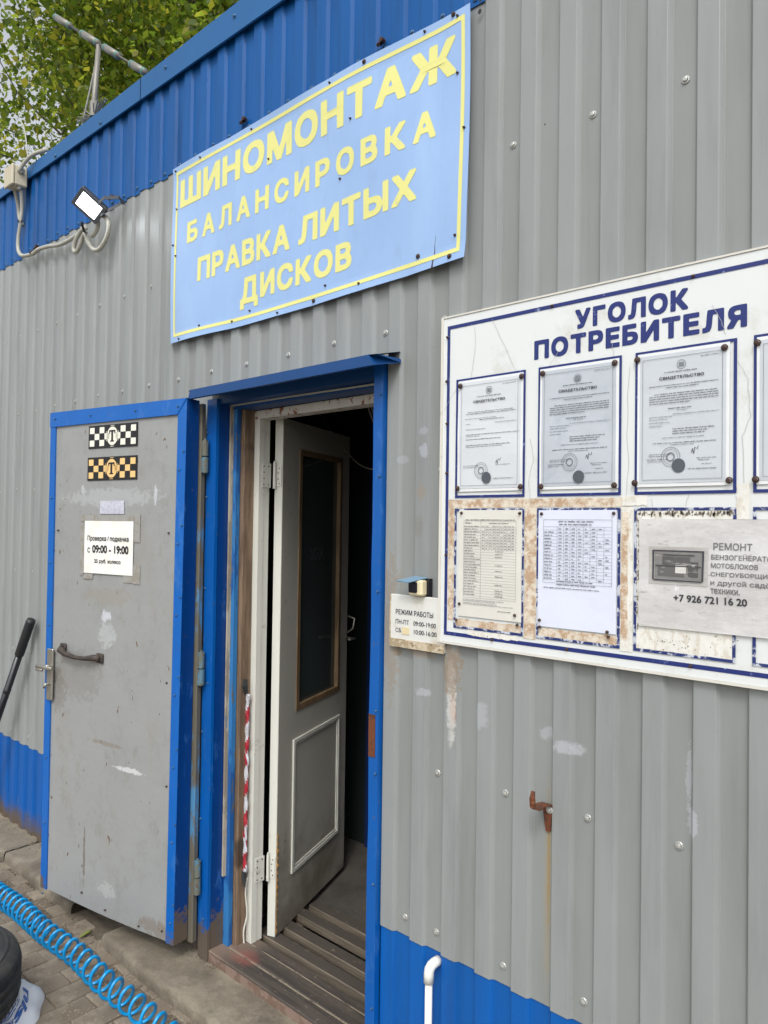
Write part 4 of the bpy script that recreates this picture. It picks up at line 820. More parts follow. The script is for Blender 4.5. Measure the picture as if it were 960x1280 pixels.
cert(4, cols[3], 'cert3', 'certificate cut off by the right edge of the photo, in the top row', [(-.466, 2.092), (-.27, 2.092), (-.468, 1.807), (-.27, 1.807)], sp23)
def table_sheet(name, label, x0, x1, z0, z1, mt, fn, scr):
    o = thing(name, label, 'price list', group='price lists in the lower row of the board'); mb, f1 = sheet_mesh(x0, x1, z0, z1, -.0150, .0014, 12, 16, int(x0*100) % 50+50); mb.build('paper', M[mt], o, True)
    ink = MB(); gi = MB(); fn(ink, gi, lambda u: x0+(x1-x0)*u, lambda v: z1-(z1-z0)*v, random.Random(int(-x0*77))); ink.build('print', M['ink'], o); gi.build('table_lines', M['inkgrey'], o)
    for (x, z) in scr: put(SCS, 'screw', x, -.0168, z, o)
def t1(ink, gi, X, Z, r):
    y = -.0174; words(ink, X(.12), X(.90), Z(.095), .0026, y, r)
    frame(gi, X(.09), X(.92), Z(.82), Z(.10), .0006, y); rect(gi, X(.37), X(.3735), Z(.82), Z(.10), y)
    words(ink, X(.11), X(.22), Z(.125), .0026, y, r); words(ink, X(.5), X(.8), Z(.125), .0022, y, r)
    for k in range(26):
        v = .155+k*.0255; words(ink, X(.10), X(.10+r.uniform(.12, .27)), Z(v), .0024, y, r); 
        rect(gi, X(.09), X(.92), Z(v+.006)-.0005, Z(v+.006), y)
        if k < 9:
            for c_ in range(9):
                if r.random() < .9: words(ink, X(.39+c_*.058), X(.425+c_*.058), Z(v), .0023, y, r)
        elif r.random() < .7: words(ink, X(.6), X(.72), Z(v), .0022, y, r)
    for c_ in range(8): rect(gi, X(.432+c_*.058), X(.435+c_*.058), Z(.38), Z(.14), y)
    for v in (.84, .852, .87, .882): words(gi, X(.09), X(.9), Z(v), .0019, y, r, r.uniform(.6, 1))
    words(ink, X(.65), X(.85), Z(.925), .0022, y, r)
def t2(ink, gi, X, Z, r):
    y = -.0174; words(ink, X(.27), X(.72), Z(.103), .0034, y, r, 1); words(ink, X(.28), X(.70), Z(.127), .0034, y, r, 1)
    frame(gi, X(.07), X(.95), Z(.62), Z(.08), .0007, y)
    for k in range(17): rect(gi, X(.07), X(.95), Z(.14+k*.0282)-.0006, Z(.14+k*.0282), y)
    for c_ in range(8): rect(gi, X(.255+c_*.085), X(.258+c_*.085), Z(.59), Z(.14), y)
    for k in range(16):
        v = .163+k*.0282
        if k: words(ink, X(.085), X(.085+r.uniform(.08, .13)), Z(v), .003, y, r)
        for c_ in range(8):
            if (c_ < 4 or r.random() < .55) : words(ink, X(.275+c_*.085), X(.32+c_*.085), Z(v), .0028, y, r)
    words(ink, X(.25), X(.72), Z(.608), .0032, y, r); words(ink, X(.25), X(.75), Z(.635), .0032, y, r); words(ink, X(.08), X(.80), Z(.665), .0026, y, r)
table_sheet('price_list', 'cream sheet with a long dense price table, lower left of the board', -1.232, -1.030, 1.455, 1.746, 'cream', t1, [(-1.222, 1.738), (-1.036, 1.737), (-1.226, 1.488), (-1.048, 1.472), (-1.236, 1.443), (-1.04, 1.448)])
table_sheet('price_list', 'bluish white sheet with a short price table and a blank lower half', -.981, -.772, 1.452, 1.745, 'bluepaper', t2, [(-.972, 1.736), (-.779, 1.737), (-.975, 1.467), (-.793, 1.456), (-.974, 1.45), (-.79, 1.445)])
# repair advertisement in a crumpled pocket
AD = thing('repair_advert', 'crumpled plastic pocket with a grey generator picture and repair phone number', 'advert')
mb, fa = sheet_mesh(-.716, -.388, 1.480, 1.724, -.0170, .0055, 40, 30, 77); mb.build('plastic_pocket', M['adpaper'], AD, True)
fA = lambda off: (lambda x, z: (x, fa(x, z)-off, z))
def gridrect(mb, x0, x1, z0, z1, fn, n=8):
    for i in range(n):
        for k in range(n): p = lambda i_, k_: fn(x0+(x1-x0)*i_/n, z0+(z1-z0)*k_/n); mb.quad(p(i, k), p(i+1, k), p(i+1, k+1), p(i, k+1))
for (x0, x1, z0, z1, tone, of) in ((-.693, -.562, 1.578, 1.662, (172, 171, 168), .0008), (-.679, -.574, 1.590, 1.648, (122, 122, 120), .0015), (-.662, -.60, 1.622, 1.640, (84, 84, 84), .0022), (-.672, -.612, 1.596, 1.618, (92, 92, 92), .0022), (-.632, -.608, 1.604, 1.622, (196, 196, 192), .0029), (-.604, -.582, 1.596, 1.630, (78, 78, 78), .0022), (-.677, -.576, 1.618, 1.621, (70, 70, 70), .003)):
    mb = MB(); gridrect(mb, x0, x1, z0, z1, fA(of), 5); mb.build('picture_tone', simple('picture_grey_%d' % tone[0], srgb(*tone), .5, 0, .3, 40, (1, 1, 5), dirt=srgb(170, 168, 164), da=(.55, .68), ds=26, dst=(1, 1, 4)), AD)
mb = MB(); n_ = fA(.0034)
for (x0, x1, z0, z1) in ((-.684, -.570, 1.651, 1.6545), (-.684, -.680, 1.588, 1.651), (-.574, -.570, 1.588, 1.651), (-.680, -.574, 1.586, 1.589), (-.660, -.59, 1.643, 1.645)): gridrect(mb, x0, x1, z0, z1, n_, 6)
mb.build('generator_frame', M['ink'], AD)
for (t_, a, b, c_, d, bo) in (('РЕМОНТ', -.552, -.473, 1.6575, 1.6735, .02), ('БЕНЗОГЕНЕРАТОРОВ', -.556, -.405, 1.637, 1.648, .025), ('МОТОБЛОКОВ', -.556, -.461, 1.619, 1.630, .025), ('СНЕГОУБОРЩИКОВ', -.556, -.412, 1.600, 1.611, .025), ('и другой садовой', -.556, -.408, 1.580, 1.594, .025), ('техники.', -.556, -.497, 1.564, 1.576, .022), ('+7 926 721 16 20', -.635, -.483, 1.5415, 1.5575, .03)):
    mb = MB(); add_text(mb, t_, a, b, c_, d, 0, bo, 13, fA(.0010)); mb.build('lettering', M['inkfade'] if t_ != '+7 926 721 16 20' else M['ink'], AD)

# opening hours plate
HR = thing('opening_hours_plate', 'small stained white plate with opening hours below the bell button', 'sign'); mb = MB(); mb.box(-1.486, -1.283, -.010, -.0015, 1.343, 1.4965, .0015); mb.build('plate', M['plate'], HR)
mb = MB(); mb.box(-1.487, -1.282, -.0125, -.0102, 1.342, 1.366); mb.box(-1.4865, -1.4835, -.0125, -.0102, 1.366, 1.495); mb.build('torn_lower_edge', peel('brown_stained_edge', srgb(196, 184, 160), srgb(160, 144, 118), srgb(104, 88, 70), 40, (1, 1, 1)), HR)
mb = MB(); y = -.0110; add_text(mb, 'РЕЖИМ РАБОТЫ', -1.464, -1.322, 1.438, 1.4535, y, .018, 12); add_text(mb, 'ПН-ПТ', -1.464, -1.412, 1.410, 1.4235, y, .012, 11); add_text(mb, '09:00-19:00', -1.395, -1.312, 1.410, 1.4235, y, .012, 11); add_text(mb, 'СБ', -1.464, -1.442, 1.385, 1.398, y, .012, 11); add_text(mb, '10:00-16:00', -1.393, -1.309, 1.3855, 1.399, y, .012, 11); mb.build('lettering', M['ink'], HR)
box('cover_patch', -1.438, -1.411, -.0118, -.0102, 1.381, 1.402, simple('tan_paper_patch', srgb(214, 200, 160), .6), HR)
# bell button
BT = thing('bell_button', 'cream push-button box with black insert above the opening hours plate', 'button'); mb = MB(); mb.box(-1.402, -1.350, -.030, .0, 1.499, 1.545, .005); mb.build('case', M['btn'], BT); box('base_plate', -1.398, -1.341, -.008, .008, 1.495, 1.549, M['btnblack'], BT)
mb = MB(); mb.box(-1.397, -1.366, -.0335, -.030, 1.508, 1.539, .003); mb.build('button', M['btnblack'], BT)
mb = MB(); mb.poly([(-1.432, -.052, 1.540), (-1.385, -.052, 1.536), (-1.345, -.004, 1.551), (-1.395, -.004, 1.553)]); mb.poly([(-1.395, -.004, 1.5545), (-1.345, -.004, 1.5525), (-1.385, -.052, 1.5375), (-1.432, -.052, 1.5415)]); mb.build('flap', M['btncap'], BT)

# rusty hook
HK = thing('wall_hook', 'rusty bent metal hook on the grey wall with a rust run below it', 'hook')
def ribbon(mb, pts, w, th, dirx=(1, 0, 0)):
    P = [Vector(p) for p in pts]; ws = w if isinstance(w, list) else [w]*len(P); base = len(mb.v); dx = Vector(dirx)
    for i, p in enumerate(P):
        d = (P[min(i+1, len(P)-1)]-P[max(i-1, 0)]).normalized(); nn = d.cross(dx).normalized()
        for (a, b) in ((-1, -1), (1, -1), (1, 1), (-1, 1)): mb.v.append(tuple(p+dx*a*ws[i]/2+nn*b*th/2))
    for i in range(len(P)-1):
        for k in range(4): mb.f.append((base+i*4+k, base+i*4+(k+1) % 4, base+i*4+4+(k+1) % 4, base+i*4+4+k)); mb.mi.append(0)
    mb.f.append(tuple(base+k for k in (3, 2, 1, 0))); mb.f.append(tuple(base+(len(P)-1)*4+k for k in range(4))); mb.mi += [0, 0]
mb = MB(); ribbon(mb, [(-.957, .006, .935), (-.957, .004, .955), (-.957, .003, .985), (-.957, .0, 1.004)], [.012, .018, .026, .031], .003); mb.build('mounting_tongue', M['rust'], HK)
mb = MB(); ribbon(mb, [(-.957, .002, 1.005), (-.958, -.025, 1.010), (-.959, -.052, 1.005), (-.960, -.064, 1.012), (-.961, -.066, 1.035), (-.961, -.062, 1.052)], [.030, .028, .022, .017, .015, .009], .003); mb.build('hook_arm', M['rust'], HK)
put(SC, 'screw', -.951, .001, .992, HK)
# white drain pipe
PP = thing('drain_pipe', 'short white pipe with an elbow coming out of the blue lower wall', 'pipe'); mb = MB(); mb.tube([(-1.309, -.026, .435), (-1.309, -.026, .2), (-1.307, -.026, .02)], .0105, 14); mb.build('pipe', M['pvc'], PP, True)
mb = MB(); mb.tube([(-1.309, -.026, .425), (-1.309, -.026, .450), (-1.3085, -.024, .461), (-1.307, -.017, .469), (-1.305, -.006, .473), (-1.303, .010, .474)], [.0145, .0145, .0143, .014, .0138, .0138], 14); mb.build('elbow', M['pvc'], PP, True)

# ------------------------------------------------------------------ floodlight
FLD = thing('floodlight', 'small lit LED floodlight on a bracket below the blue fascia', 'floodlight', (-3.245, -.12, 3.128))
ax_ = R2*.0906-U2*.0797+F*.05; bx_ = R2*.0725+U2*.047-F*.056; rx_ = ax_.normalized(); uz = bx_.normalized(); fn_ = ax_.cross(bx_).normalized()
if fn_.dot(F) > 0: fn_ = -fn_
Mx = Matrix((rx_, -fn_, uz)).transposed()
def fl_build(mb, name, mt, **k):
    mb.v = [tuple(Mx @ Vector(v)) for v in mb.v]; return mb.build(name, mt, FLD, **k)
mb = MB(); mb.box(-.066, .066, .0, .022, -.052, .052, .006)
for k in range(7): mb.box(-.055+k*.018, -.051+k*.018, .0222, .032, -.04, .04)
fl_build(mb, 'housing', M['housing'])
mb = MB(); 
for (a, b, c_, d) in ((-.066, -.050, -.052, .052), (.050, .066, -.052, .052), (-.0495, .0495, -.052, -.038), (-.0495, .0495, .038, .052)): mb.box(a, b, -.006, -.0005, c_, d, .001)
fl_build(mb, 'rim', M['lens_rim'])
mb = MB(); mb.box(-.0490, .0490, -.003, -.0005, -.0375, .0375); fl_build(mb, 'lens', M['lens'])
al = bpy.data.lights.new('floodlight_glow', 'AREA'); al.shape = 'RECTANGLE'; al.size = .115; al.size_y = .085; al.energy = .75; al.color = (.93, .97, 1); ao = bpy.data.objects.new('floodlight_glow', al); C.objects.link(ao); ao.parent = FLD
ao.location = fn_*.012; ao.rotation_euler = (-fn_).to_track_quat('Z', 'Y').to_euler(); ao['kind'] = 'structure'
mb = MB(); wp = lambda x, y, z: (x+3.245, y+.12, z-3.128)
ribbon(mb, [wp(-3.20, -.105, 3.125), wp(-3.175, -.085, 3.155), wp(-3.15, -.03, 3.168), wp(-3.148, .0, 3.150)], .016, .003, (0, 0, 1)); ribbon(mb, [wp(-3.215, -.08, 3.09), wp(-3.19, -.06, 3.11), wp(-3.155, -.012, 3.15)], .014, .003, (0, 0, 1)); mb.build('bracket', M['housing'], FLD)
mb = MB(); mb.tube([wp(-3.36, -.10, 3.09), wp(-3.385, -.075, 3.06), wp(-3.43, -.04, 3.075)], .006, 8); mb.build('cable_tail', M['pole'], FLD, True)
# conduit and junction box
CB = thing('conduit_cable', 'grey conduit hanging along the fascia and looped under the floodlight', 'cable')
def smooth(pts, n=6):
    P = [Vector(p) for p in pts]; out = []
    for i in range(len(P)-1):
        p0, p1, p2, p3 = P[max(i-1, 0)], P[i], P[i+1], P[min(i+2, len(P)-1)]
        for k in range(n):
            t = k/n; out.append(.5*((2*p1)+(-p0+p2)*t+(2*p0-5*p1+4*p2-p3)*t*t+(-p0+3*p1-3*p2+p3)*t**3))
    out.append(P[-1]); return out
y = -.03
mb = MB(); mb.tube(smooth([(-4.190, -.06, 3.56), (-4.20, -.045, 3.50), (-4.222, y, 3.42), (-4.235, y, 3.35), (-4.262, y, 3.26), (-4.258, y, 3.195), (-4.215, y, 3.155), (-4.148, y, 3.138), (-4.06, y, 3.128), (-3.995, y, 3.134), (-3.878, y, 3.122), (-3.76, y, 3.10), (-3.66, y, 3.094), (-3.563, -.032, 3.095), (-3.49, -.035, 3.10), (-3.45, -.035, 3.105)]), .0105, 8); mb.build('conduit', M['cable'], CB, True)
mb = MB(); mb.tube(smooth([(-3.45, -.035, 3.105), (-3.49, -.04, 3.10), (-3.538, -.045, 3.06), (-3.552, -.045, 3.02), (-3.52, -.045, 3.005), (-3.48, -.045, 3.03), (-3.45, -.048, 3.06), (-3.42, -.05, 3.063), (-3.395, -.05, 3.02), (-3.335, -.05, 2.968), (-3.275, -.048, 2.962), (-3.225, -.045, 3.0), (-3.205, -.045, 3.05), (-3.225, -.05, 3.09), (-3.27, -.06, 3.115)]), .0105, 8); mb.build('conduit_loop', M['cable'], CB, True)
mb = MB(); mb.tube(smooth([(-3.35, -.055, 3.035), (-3.315, -.055, 3.042), (-3.29, -.055, 3.07), (-3.30, -.055, 3.105), (-3.33, -.06, 3.12)]), .0105, 8); mb.build('conduit_loop', M['cable'], CB, True)
mb = MB(); mb.tube(smooth([(-4.25, -.06, 3.52), (-4.275, -.03, 3.45), (-4.272, -.022, 3.38), (-4.235, -.018, 3.33)]), .0105, 8); mb.build('conduit', M['cable'], CB, True)
mb = MB(); mb.tube(smooth([(-4.165, -.07, 3.59), (-4.15, -.07, 3.60), (-4.12, -.06, 3.63), (-4.06, -.04, 3.66), (-3.98, .0, 3.675)]), .011, 8); mb.build('conduit', M['cable'], CB, True)
mb = MB(); mb.tube([(-4.238, y-.013, 3.345), (-4.224, y-.013, 3.345)], .003, 6); mb.tube([(-4.248, y, 3.343), (-4.214, y, 3.347)], .004, 6); mb.tube([(-4.07, -.02, 3.15), (-4.07, -.045, 3.13)], .006, 6); mb.build('cable_clip', M['dark_screw'], CB)
JB = thing('junction_box', 'beige junction box fixed on the roof edge at the far left', 'junction box'); mb = MB(); mb.box(-4.272, -4.168, -.092, -.024, 3.515, 3.622, .006); mb.build('box_body', M['box'], JB); mb = MB(); mb.box(-4.275, -4.165, -.108, -.093, 3.512, 3.625, .004); mb.build('box_lid', M['box'], JB)
mb = MB(); mb.tube([(-4.168, -.06, 3.592), (-4.150, -.06, 3.592)], .014, 10); mb.tube([(-4.19, -.06, 3.515), (-4.19, -.06, 3.50)], .013, 10); mb.build('cable_gland', M['cable'], JB, True)

# ------------------------------------------------------------------ leaning pole
PO = thing('leaning_pole', 'black metal pole leaning on the grey wall left of the door', 'pole'); a, b = Vector((-3.965, -.036, 1.185)), Vector((-4.50, -.16, .037)); d = b-a
mb = MB(); mb.tube([a+d*.165, a+d], .0185, 16); mb.build('tube', M['pole'], PO, True); mb = MB(); mb.tube([a, a+d*.012, a+d*.164, a+d*.17], [.021, .0235, .0235, .021], 16); mb.build('grip', M['polecap'], PO, True)
mb = MB(); mb.tube([a+d*.33, a+d*.335, a+d*.345, a+d*.35], [.0187, .0196, .0196, .0187], 16); mb.build('collar', M['polecap'], PO, True)

# ------------------------------------------------------------------ antenna on the roof
AN = thing('roof_antenna', 'old aluminium aerial with wrapped boom standing on the roof', 'antenna', (-4.70, .6, 3.63))
w_ = lambda x, z, y=.6: (x+4.70, y-.6, z-3.63)
mb = MB(); mb.tube([w_(-4.74, 3.63), w_(-4.71, 4.45), w_(-4.655, 4.82)], .017, 10); mb.tube([w_(-4.715, 4.40, .62), w_(-4.69, 4.6, .61), w_(-4.66, 4.8, .60)], .010, 8); mb.build('mast', M['antenna'], AN, True)
mb = MB(); mb.tube([w_(-5.33, 5.32), w_(-4.05, 4.39)], .008, 8); mb.build('boom', M['antdark'], AN, True)
for (x0, x1) in ((-5.32, -5.08), (-4.90, -4.665), (-4.575, -4.39), (-4.23, -4.06)):
    zf = lambda x: 5.31+(x+5.32)*(4.40-5.31)/(1.26); mb = MB(); mb.tube([w_(x0, zf(x0)), w_(x1, zf(x1))], .022, 14); el = mb.build('sleeve', M['antenna'], AN, True)
    for xx in (x0+.01, x1-.02): mb = MB(); mb.tube([w_(xx, zf(xx)), w_(xx+.014, zf(xx+.014))],   .0232, 14); mb.build('green_wrap', M['green'], el, True)
mb = MB()
for k in range(11):
    a_ = -1.1+k*.22; mb.tube([w_(-4.70, 4.36), w_(-4.70+.21*math.sin(a_*1.4), 4.372+.045*math.cos(a_), .6-.04*math.cos(a_))], .004, 6)
mb.tube([w_(-4.70, 4.36), w_(-4.70, 4.46)], .03, 10); mb.build('radial_rods', M['antenna'], AN)
mb = MB(); mb.tube(smooth([w_(-4.66, 4.80), w_(-4.72, 4.66), w_(-4.80, 4.50), w_(-4.90, 4.30), w_(-4.95, 4.05), w_(-5.2, 3.66)]), .006, 6); mb.build('feed_cable', M['cable'], AN, True)
mb = MB(); mb.tube(smooth([(0, 0, 0), (-.02, 0, .15), (-.07, .0, .3), (-.12, 0, .36)]), .004, 6); mb.build('loose_wire', M['cable'], None, True, loc=(-4.35, .05, 3.66), label='thin curved wire sticking up from the roof edge near the junction box', cat='wire')

# ------------------------------------------------------------------ hazard tape, indoor wires
TP = thing('barrier_tape', 'twisted red and white tape hanging on the brown door post', 'tape'); mb = MB(); n = 66; cx, cy = -2.322, .108; Z0, Z1 = .36, 1.045; rr = random.Random(9); mb.cur = 0
base = len(mb.v); prof = []
for i in range(n+1):
    z = Z1+(Z0-Z1)*i/n; r = .0100*(1+.18*math.sin(i*1.1)); off = .002*math.sin(i*.8); prof.append([(cx+off+r*math.cos(t+i*.22), cy+r*math.sin(t+i*.22)*.6, z+rr.uniform(-.003, .003)) for t in [math.pi*2*k/6 for k in range(6)]])
for i in range(n):
    for k in range(6): mb.cur = 1 if ((i+k) % 9) < 4 else 0; mb.quad(prof[i][k], prof[i+1][k], prof[i+1][(k+1) % 6], prof[i][(k+1) % 6])
mb.build('tape_strip', [M['tapewhite'], M['red']], TP)
mb = MB(); mb.tube([(cx-.004, cy-.006, Z1), (cx-.008, cy-.01, Z1+.03), (cx-.010, cy-.008, Z1+.055)], [.008, .012, .010], 8); mb.build('knot', M['polecap'], TP); mb = MB(); mb.tube([(cx, cy, Z0+.004), (cx+.002, cy-.006, Z0-.02), (cx+.018, cy-.012, Z0-.045)], [.010, .009, .003], 8); mb.build('knot', M['polecap'], TP)
mb = MB(); ribbon(mb, smooth([(-2.318, .118, .34), (-2.320, .112, .28), (-2.314, .116, .20), (-2.322, .108, .14), (-2.314, .104, .095)]), .007, .0015); mb.build('torn_edge_strip', M['white_wood'], None, label='torn pale strip hanging at the foot of the white door post', cat='strip')
WR = thing('cable_bundle', 'loose bundle of pale cables hanging inside the top of the doorway', 'cable')
rr = random.Random(12)
for k in range(8):
    dx = rr.uniform(-.03, .03); mb = MB(); mb.tube(smooth([(-2.03+dx, .42, 2.30), (-1.99+dx, .42, 2.22), (-1.93+dx*1.2, .42+dx, 2.14), (-1.91+dx*.6, .42, 2.04+dx), (-1.93+dx*1.3, .43, 1.96+rr.uniform(-.05, .04))]), .0035, 6); mb.build('cable', M['wire'], WR, True)
mb = MB(); mb.tube(smooth([(-2.7, .8, 2.25), (-2.4, .75, 2.0), (-2.1, .6, 1.93), (-1.85, .45, 1.91), (-1.7, .4, 1.92)]), .003, 6); mb.build('cable', M['wire'], WR, True)
mb = MB(); mb.tube([(-1.90, .44, 2.02), (-1.90, .44, 1.83)], .004, 6); mb.lathe([(.006, .0), (.016, -.01), (.018, -.03), (.012, -.05), (.004, -.055)], (-1.90, .44, 1.83), 'z', 10); mb.build('lamp_holder', M['wire'], WR, True)

# ------------------------------------------------------------------ coiled hose
HS = thing('coiled_air_hose', 'bright blue spiral air hose lying on the paving along the wall', 'hose'); pts = []; x = -4.35; th = 0; Rr = .045
while x < -1.75:
    p = .043 if x < -3.3 else (.043+(x+3.3)*.026 if x < -2.8 else .056+(x+2.8)*.024); st = 22
    yc = -.345+.008*math.sin(x*4)+.004*math.sin(x*13)+max(0, x+2.55)*.045
    pts.append((x+(.006+.004*math.sin(x*21))*math.cos(th)+.012*math.sin(th), yc+.032*math.cos(th), .006+Rr*(1+.04*math.sin(x*9))*(1+math.sin(th)))); th += 2*math.pi/st; x += p/st
mb = MB(); mb.tube(pts, .0060, 8); mb.build('hose_coil', M['hose'], HS, True)

# ------------------------------------------------------------------ tyre on a bag
TC = Vector((-2.728, -.880, .084)); TY = thing('car_tyre', 'worn black car tyre lying flat on a white plastic bag', 'tyre', TC)
mb = MB(); prof = [(.195, .02), (.200, .005), (.235, .0), (.270, .006), (.288, .022), (.297, .040)]
zz = .040
for gk in (.062, .095, .128):   # circumferential grooves
    prof += [(.3005, gk-.006), (.294, gk-.004), (.294, gk+.004), (.3005, gk+.006)]
prof += [(.297, .150), (.288, .168), (.270, .184), (.235, .190), (.200, .185), (.195, .170), (.2, .1), (.195, .02)]
mb.lathe(prof, n=96); o = mb.build('tread_and_sidewall', M['rubber'], TY, True)
bm = bmesh.new(); bm.from_mesh(o.data); bmesh.ops.recalc_face_normals(bm, faces=bm.faces); bm.to_mesh(o.data); bm.free()
mb = MB()
for k in range(90):
    a0 = 2*math.pi*k/90
    for (z0_, z1_) in ((.030, .055), (.135, .160)):
        P = lambda a_, r, z: (r*math.cos(a_), r*math.sin(a_), z); a1 = a0+.026; r1 = .3015 if True else 0
        mb.poly([P(a0, .2990, z0_), P(a1, .2990, z0_), P(a1+.012, .3022, z1_), P(a0+.012, .3022, z1_)]) if z0_ < .1 else mb.poly([P(a0, .3022, z0_), P(a1, .3022, z0_), P(a1+.012, .2950, z1_), P(a0+.012, .2950, z1_)])
mb.build('tread_sipes', M['polecap'], TY, kind='stuff')
mb = MB(); mb.lathe([(.262, .1868), (.262, .1895), (.256, .1912), (.250, .1895)], n=72); mb.build('sidewall_rib', M['rubber'], TY, True)
BG = thing('plastic_bag', 'white plastic bag with blue print squashed under the black tyre', 'bag', (-2.745, -.775, 0)); rr = random.Random(21); ph = [rr.uniform(0, 6.28) for _ in range(8)]
def bagz(x, y, d=0):
    a_ = math.atan2(y, x); rad = .275*(1+.05*math.sin(5*a_+ph[0])+.03*math.sin(11*a_+ph[1])); q = math.hypot(x, y)/rad
    h = .092*max(0, 1-q**2.2)**.55; h += (.006*math.sin(40*x+ph[2]+2.5*math.sin(30*y))*math.sin(33*y+ph[3])+.005*abs(math.sin(9*a_+25*q+ph[4]))+.003*math.sin(95*x+60*y))*(q < 1)*min(1, (1-q)*6); return max(h, .001)+d
mb = MB(); nr, na = 22, 72; G_ = []
for i in range(nr+1):
    for k in range(na):
        a_ = 2*math.pi*k/na; rad = .275*(1+.05*math.sin(5*a_+ph[0])+.03*math.sin(11*a_+ph[1]))*(i/nr)**.7; xx, yy = rad*math.cos(a_), rad*math.sin(a_); G_.append((xx, yy, bagz(xx, yy)))
mb.v = G_; mb.f = [(i*na+k, i*na+(k+1) % na, (i+1)*na+(k+1) % na, (i+1)*na+k) for i in range(nr) for k in range(na)]; mb.mi = [0]*len(mb.f)
bag = mb.build('bag_body', M['bag'], BG, True); bm = bmesh.new(); bm.from_mesh(bag.data); bmesh.ops.remove_doubles(bm, verts=bm.verts, dist=1e-4); bmesh.ops.recalc_face_normals(bm, faces=bm.faces); bm.to_mesh(bag.data); bm.free()
def bagtext(txt, u0, u1, r0, r1, bo, skew=0):
    """lettering that follows the bag's rim: u = angle, r = radius"""
    mb = MB(); add_text(mb, txt, 0, 1, 0, 1, 0, bo, 14, lambda x, z: (lambda a_, r: (r*math.cos(a_), r*math.sin(a_), bagz(r*math.cos(a_), r*math.sin(a_), .0022)))(u0+(u1-u0)*x, r0+(r1-r0)*z), skew=skew); mb.build('blue_print', M['bagprint'], BG)
bagtext('nislava', 1.35, -.35, .218, .242, .03, .3); bagtext('ELT', 1.0, .0, .155, .192, .05)
mb = MB()
for (r0, r1) in ((.198, .2005), (.203, .2055), (.208, .2105)):
    for k in range(24):
        a0, a1 = 1.0-k*.05, 1.0-(k+1)*.05; P = lambda a_, r: (r*math.cos(a_), r*math.sin(a_), bagz(r*math.cos(a_), r*math.sin(a_), .002)); mb.quad(P(a1, r0), P(a1, r1), P(a0, r1), P(a0, r0))
mb.build('blue_stripes', M['bagprint'], BG)
# a fallen leaf by the apron
mb = MB(); mb.poly([(0, 0, .004), (.012, .016, .016), (.010, .045, .022), (0, .06, .010)]); mb.poly([(0, 0, .004), (0, .06, .010), (-.012, .040, .018), (-.010, .014, .012)]); mb.build('weed_leaf', simple('yellow_green_leaf', srgb(112, 122, 58), .5), None, loc=(-2.955, -.235, 0), label='yellow-green leaf growing in the joint at the apron edge', cat='weed')

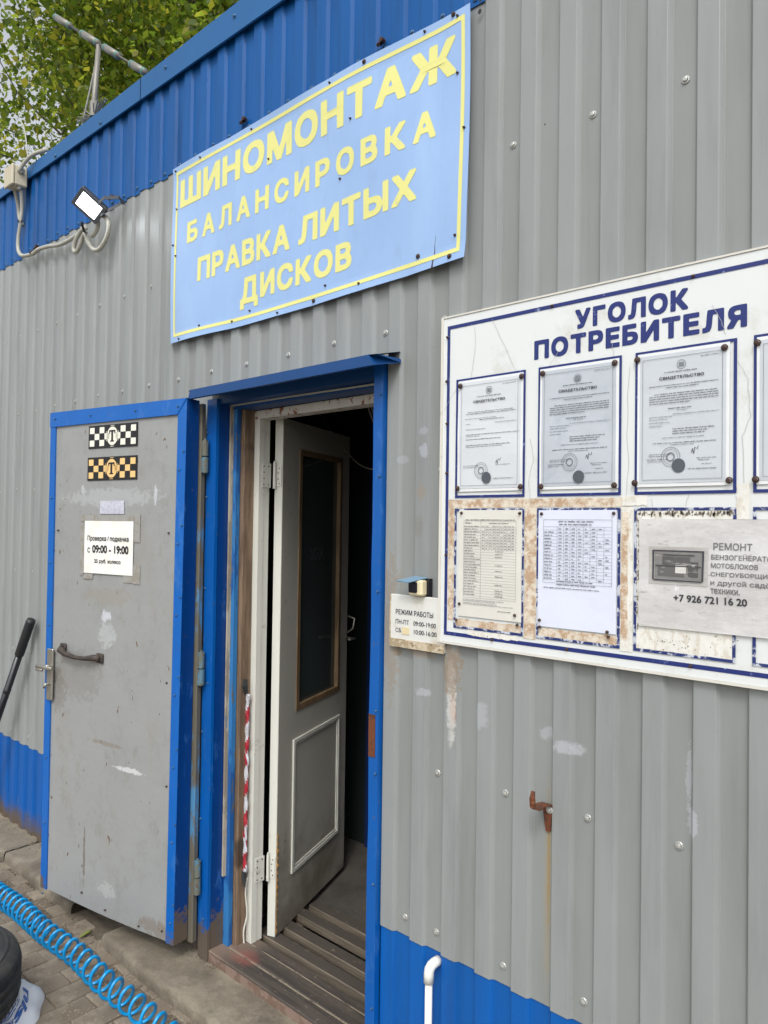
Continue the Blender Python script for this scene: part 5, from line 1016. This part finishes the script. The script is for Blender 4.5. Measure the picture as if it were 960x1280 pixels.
# ------------------------------------------------------------------ trees beyond the roof
def tree(x, y, h, rad, nl, seed, label):
    T = thing('maple_tree', label, 'tree', (x, y, -.04), 0, 'trees beyond the roof'); r = random.Random(seed); tips = []
    mb = MB(); top = Vector((r.uniform(-.4, .4), r.uniform(-.4, .4), h*.9)); pts = [Vector((0, 0, 0)), Vector((r.uniform(-.15, .15), r.uniform(-.15, .15), h*.3)), Vector((top.x*.5, top.y*.5, h*.6)), top]
    mb.tube(pts, [.19, .15, .10, .03], 10); mb.build('trunk', M['bark'], T, True)
    mb = MB()
    def limb(p, d, ln, rd, dep):
        q = [p]; dd = d.normalized()
        for k in range(4):
            dd = (dd+Vector((r.gauss(0, .16), r.gauss(0, .16), r.gauss(.05, .12)))).normalized(); q.append(q[-1]+dd*ln/4)
            tips.append((q[-1], .30+.5*dep))
        mb.tube(q, [rd*(1-.2*k) for k in range(5)], 6 if dep else 5, False)
        if dep < 2:
            for k in range(4 if dep == 0 else 3):
                s_ = q[1+r.randrange(4)]; limb(s_, dd+Vector((r.gauss(0, .8), r.gauss(0, .8), r.gauss(.1, .5))), ln*r.uniform(.4, .6), rd*.45, dep+1)
    for k in range(17):
        z = h*(.22+.66*k/16); t_ = z/h; c0 = Vector((0, 0, 0)).lerp(top, min(1, t_/.9)); a_ = k*2.4+r.uniform(-.5, .5); w = rad*math.sin(math.pi*min(1, max(.15, (t_-.08)/.95)))**.6
        limb(Vector((c0.x, c0.y, z)), Vector((math.cos(a_), math.sin(a_), .45)), w, .045, 0)
    mb.build('limbs', M['bark'], T, True)
    n = nl; P = np.zeros((n*4, 3)); rs = np.random.RandomState(seed); tp = np.array([t_[0][:] for t_ in tips]); ts = np.array([.34 for t_ in tips])
    # leaves gather in clusters with gaps between them
    ncl = len(tips)*3; ci = rs.randint(0, len(tips), ncl); cc = tp[ci]+rs.normal(0, .36, (ncl, 3)); k = rs.randint(0, ncl, n); cen = cc[k]+rs.normal(0, 1, (n, 3))*np.array([.20, .20, .12])
    a = rs.normal(0, 1, (n, 3)); a[:, 2] -= .5; a /= np.linalg.norm(a, axis=1)[:, None]; nn = rs.normal(0, 1, (n, 3)); nn[:, 2] += 1.6; b = np.cross(a, nn); b /= np.linalg.norm(b, axis=1)[:, None]; s = rs.uniform(.03, .078, (n, 1)); up = np.cross(a, b)
    P[0::4] = cen-a*s; P[1::4] = cen+b*s*.72+up*s*.15; P[2::4] = cen+a*s*1.1; P[3::4] = cen-b*s*.72+up*s*.15
    me = bpy.data.meshes.new('crown'); me.vertices.add(n*4); me.vertices.foreach_set('co', P.ravel()); me.loops.add(n*4); me.loops.foreach_set('vertex_index', np.arange(n*4, dtype=np.int32)); me.polygons.add(n); me.polygons.foreach_set('loop_start', np.arange(0, n*4, 4, dtype=np.int32)); me.polygons.foreach_set('loop_total', np.full(n, 4, dtype=np.int32)); me.materials.append(M['foliage']); me.update(); me.validate()
    link('crown', me, T)
tree(-10.5, 5.6, 12.5, 3.0, 42000, 31, 'leafy green tree standing behind the roof to the left of the aerial')
tree(-14.5, 6.6, 14.5, 3.4, 42000, 32, 'tall light green tree at the far left above the junction box')
tree(-9.0, 8.2, 14.5, 3.2, 42000, 33, 'green tree rising over the blue roof edge to the right of the aerial')
tree(-13.5, 10.5, 16, 3.8, 42000, 34, 'background tree showing between the two nearer ones at the left')
tree(-8.5, 12.5, 17, 4.0, 33000, 35, 'farthest tree seen at the top behind the right-hand crown')
tree(-19, 9.5, 15, 4.0, 29000, 36, 'distant tree low at the left edge beyond the roof')
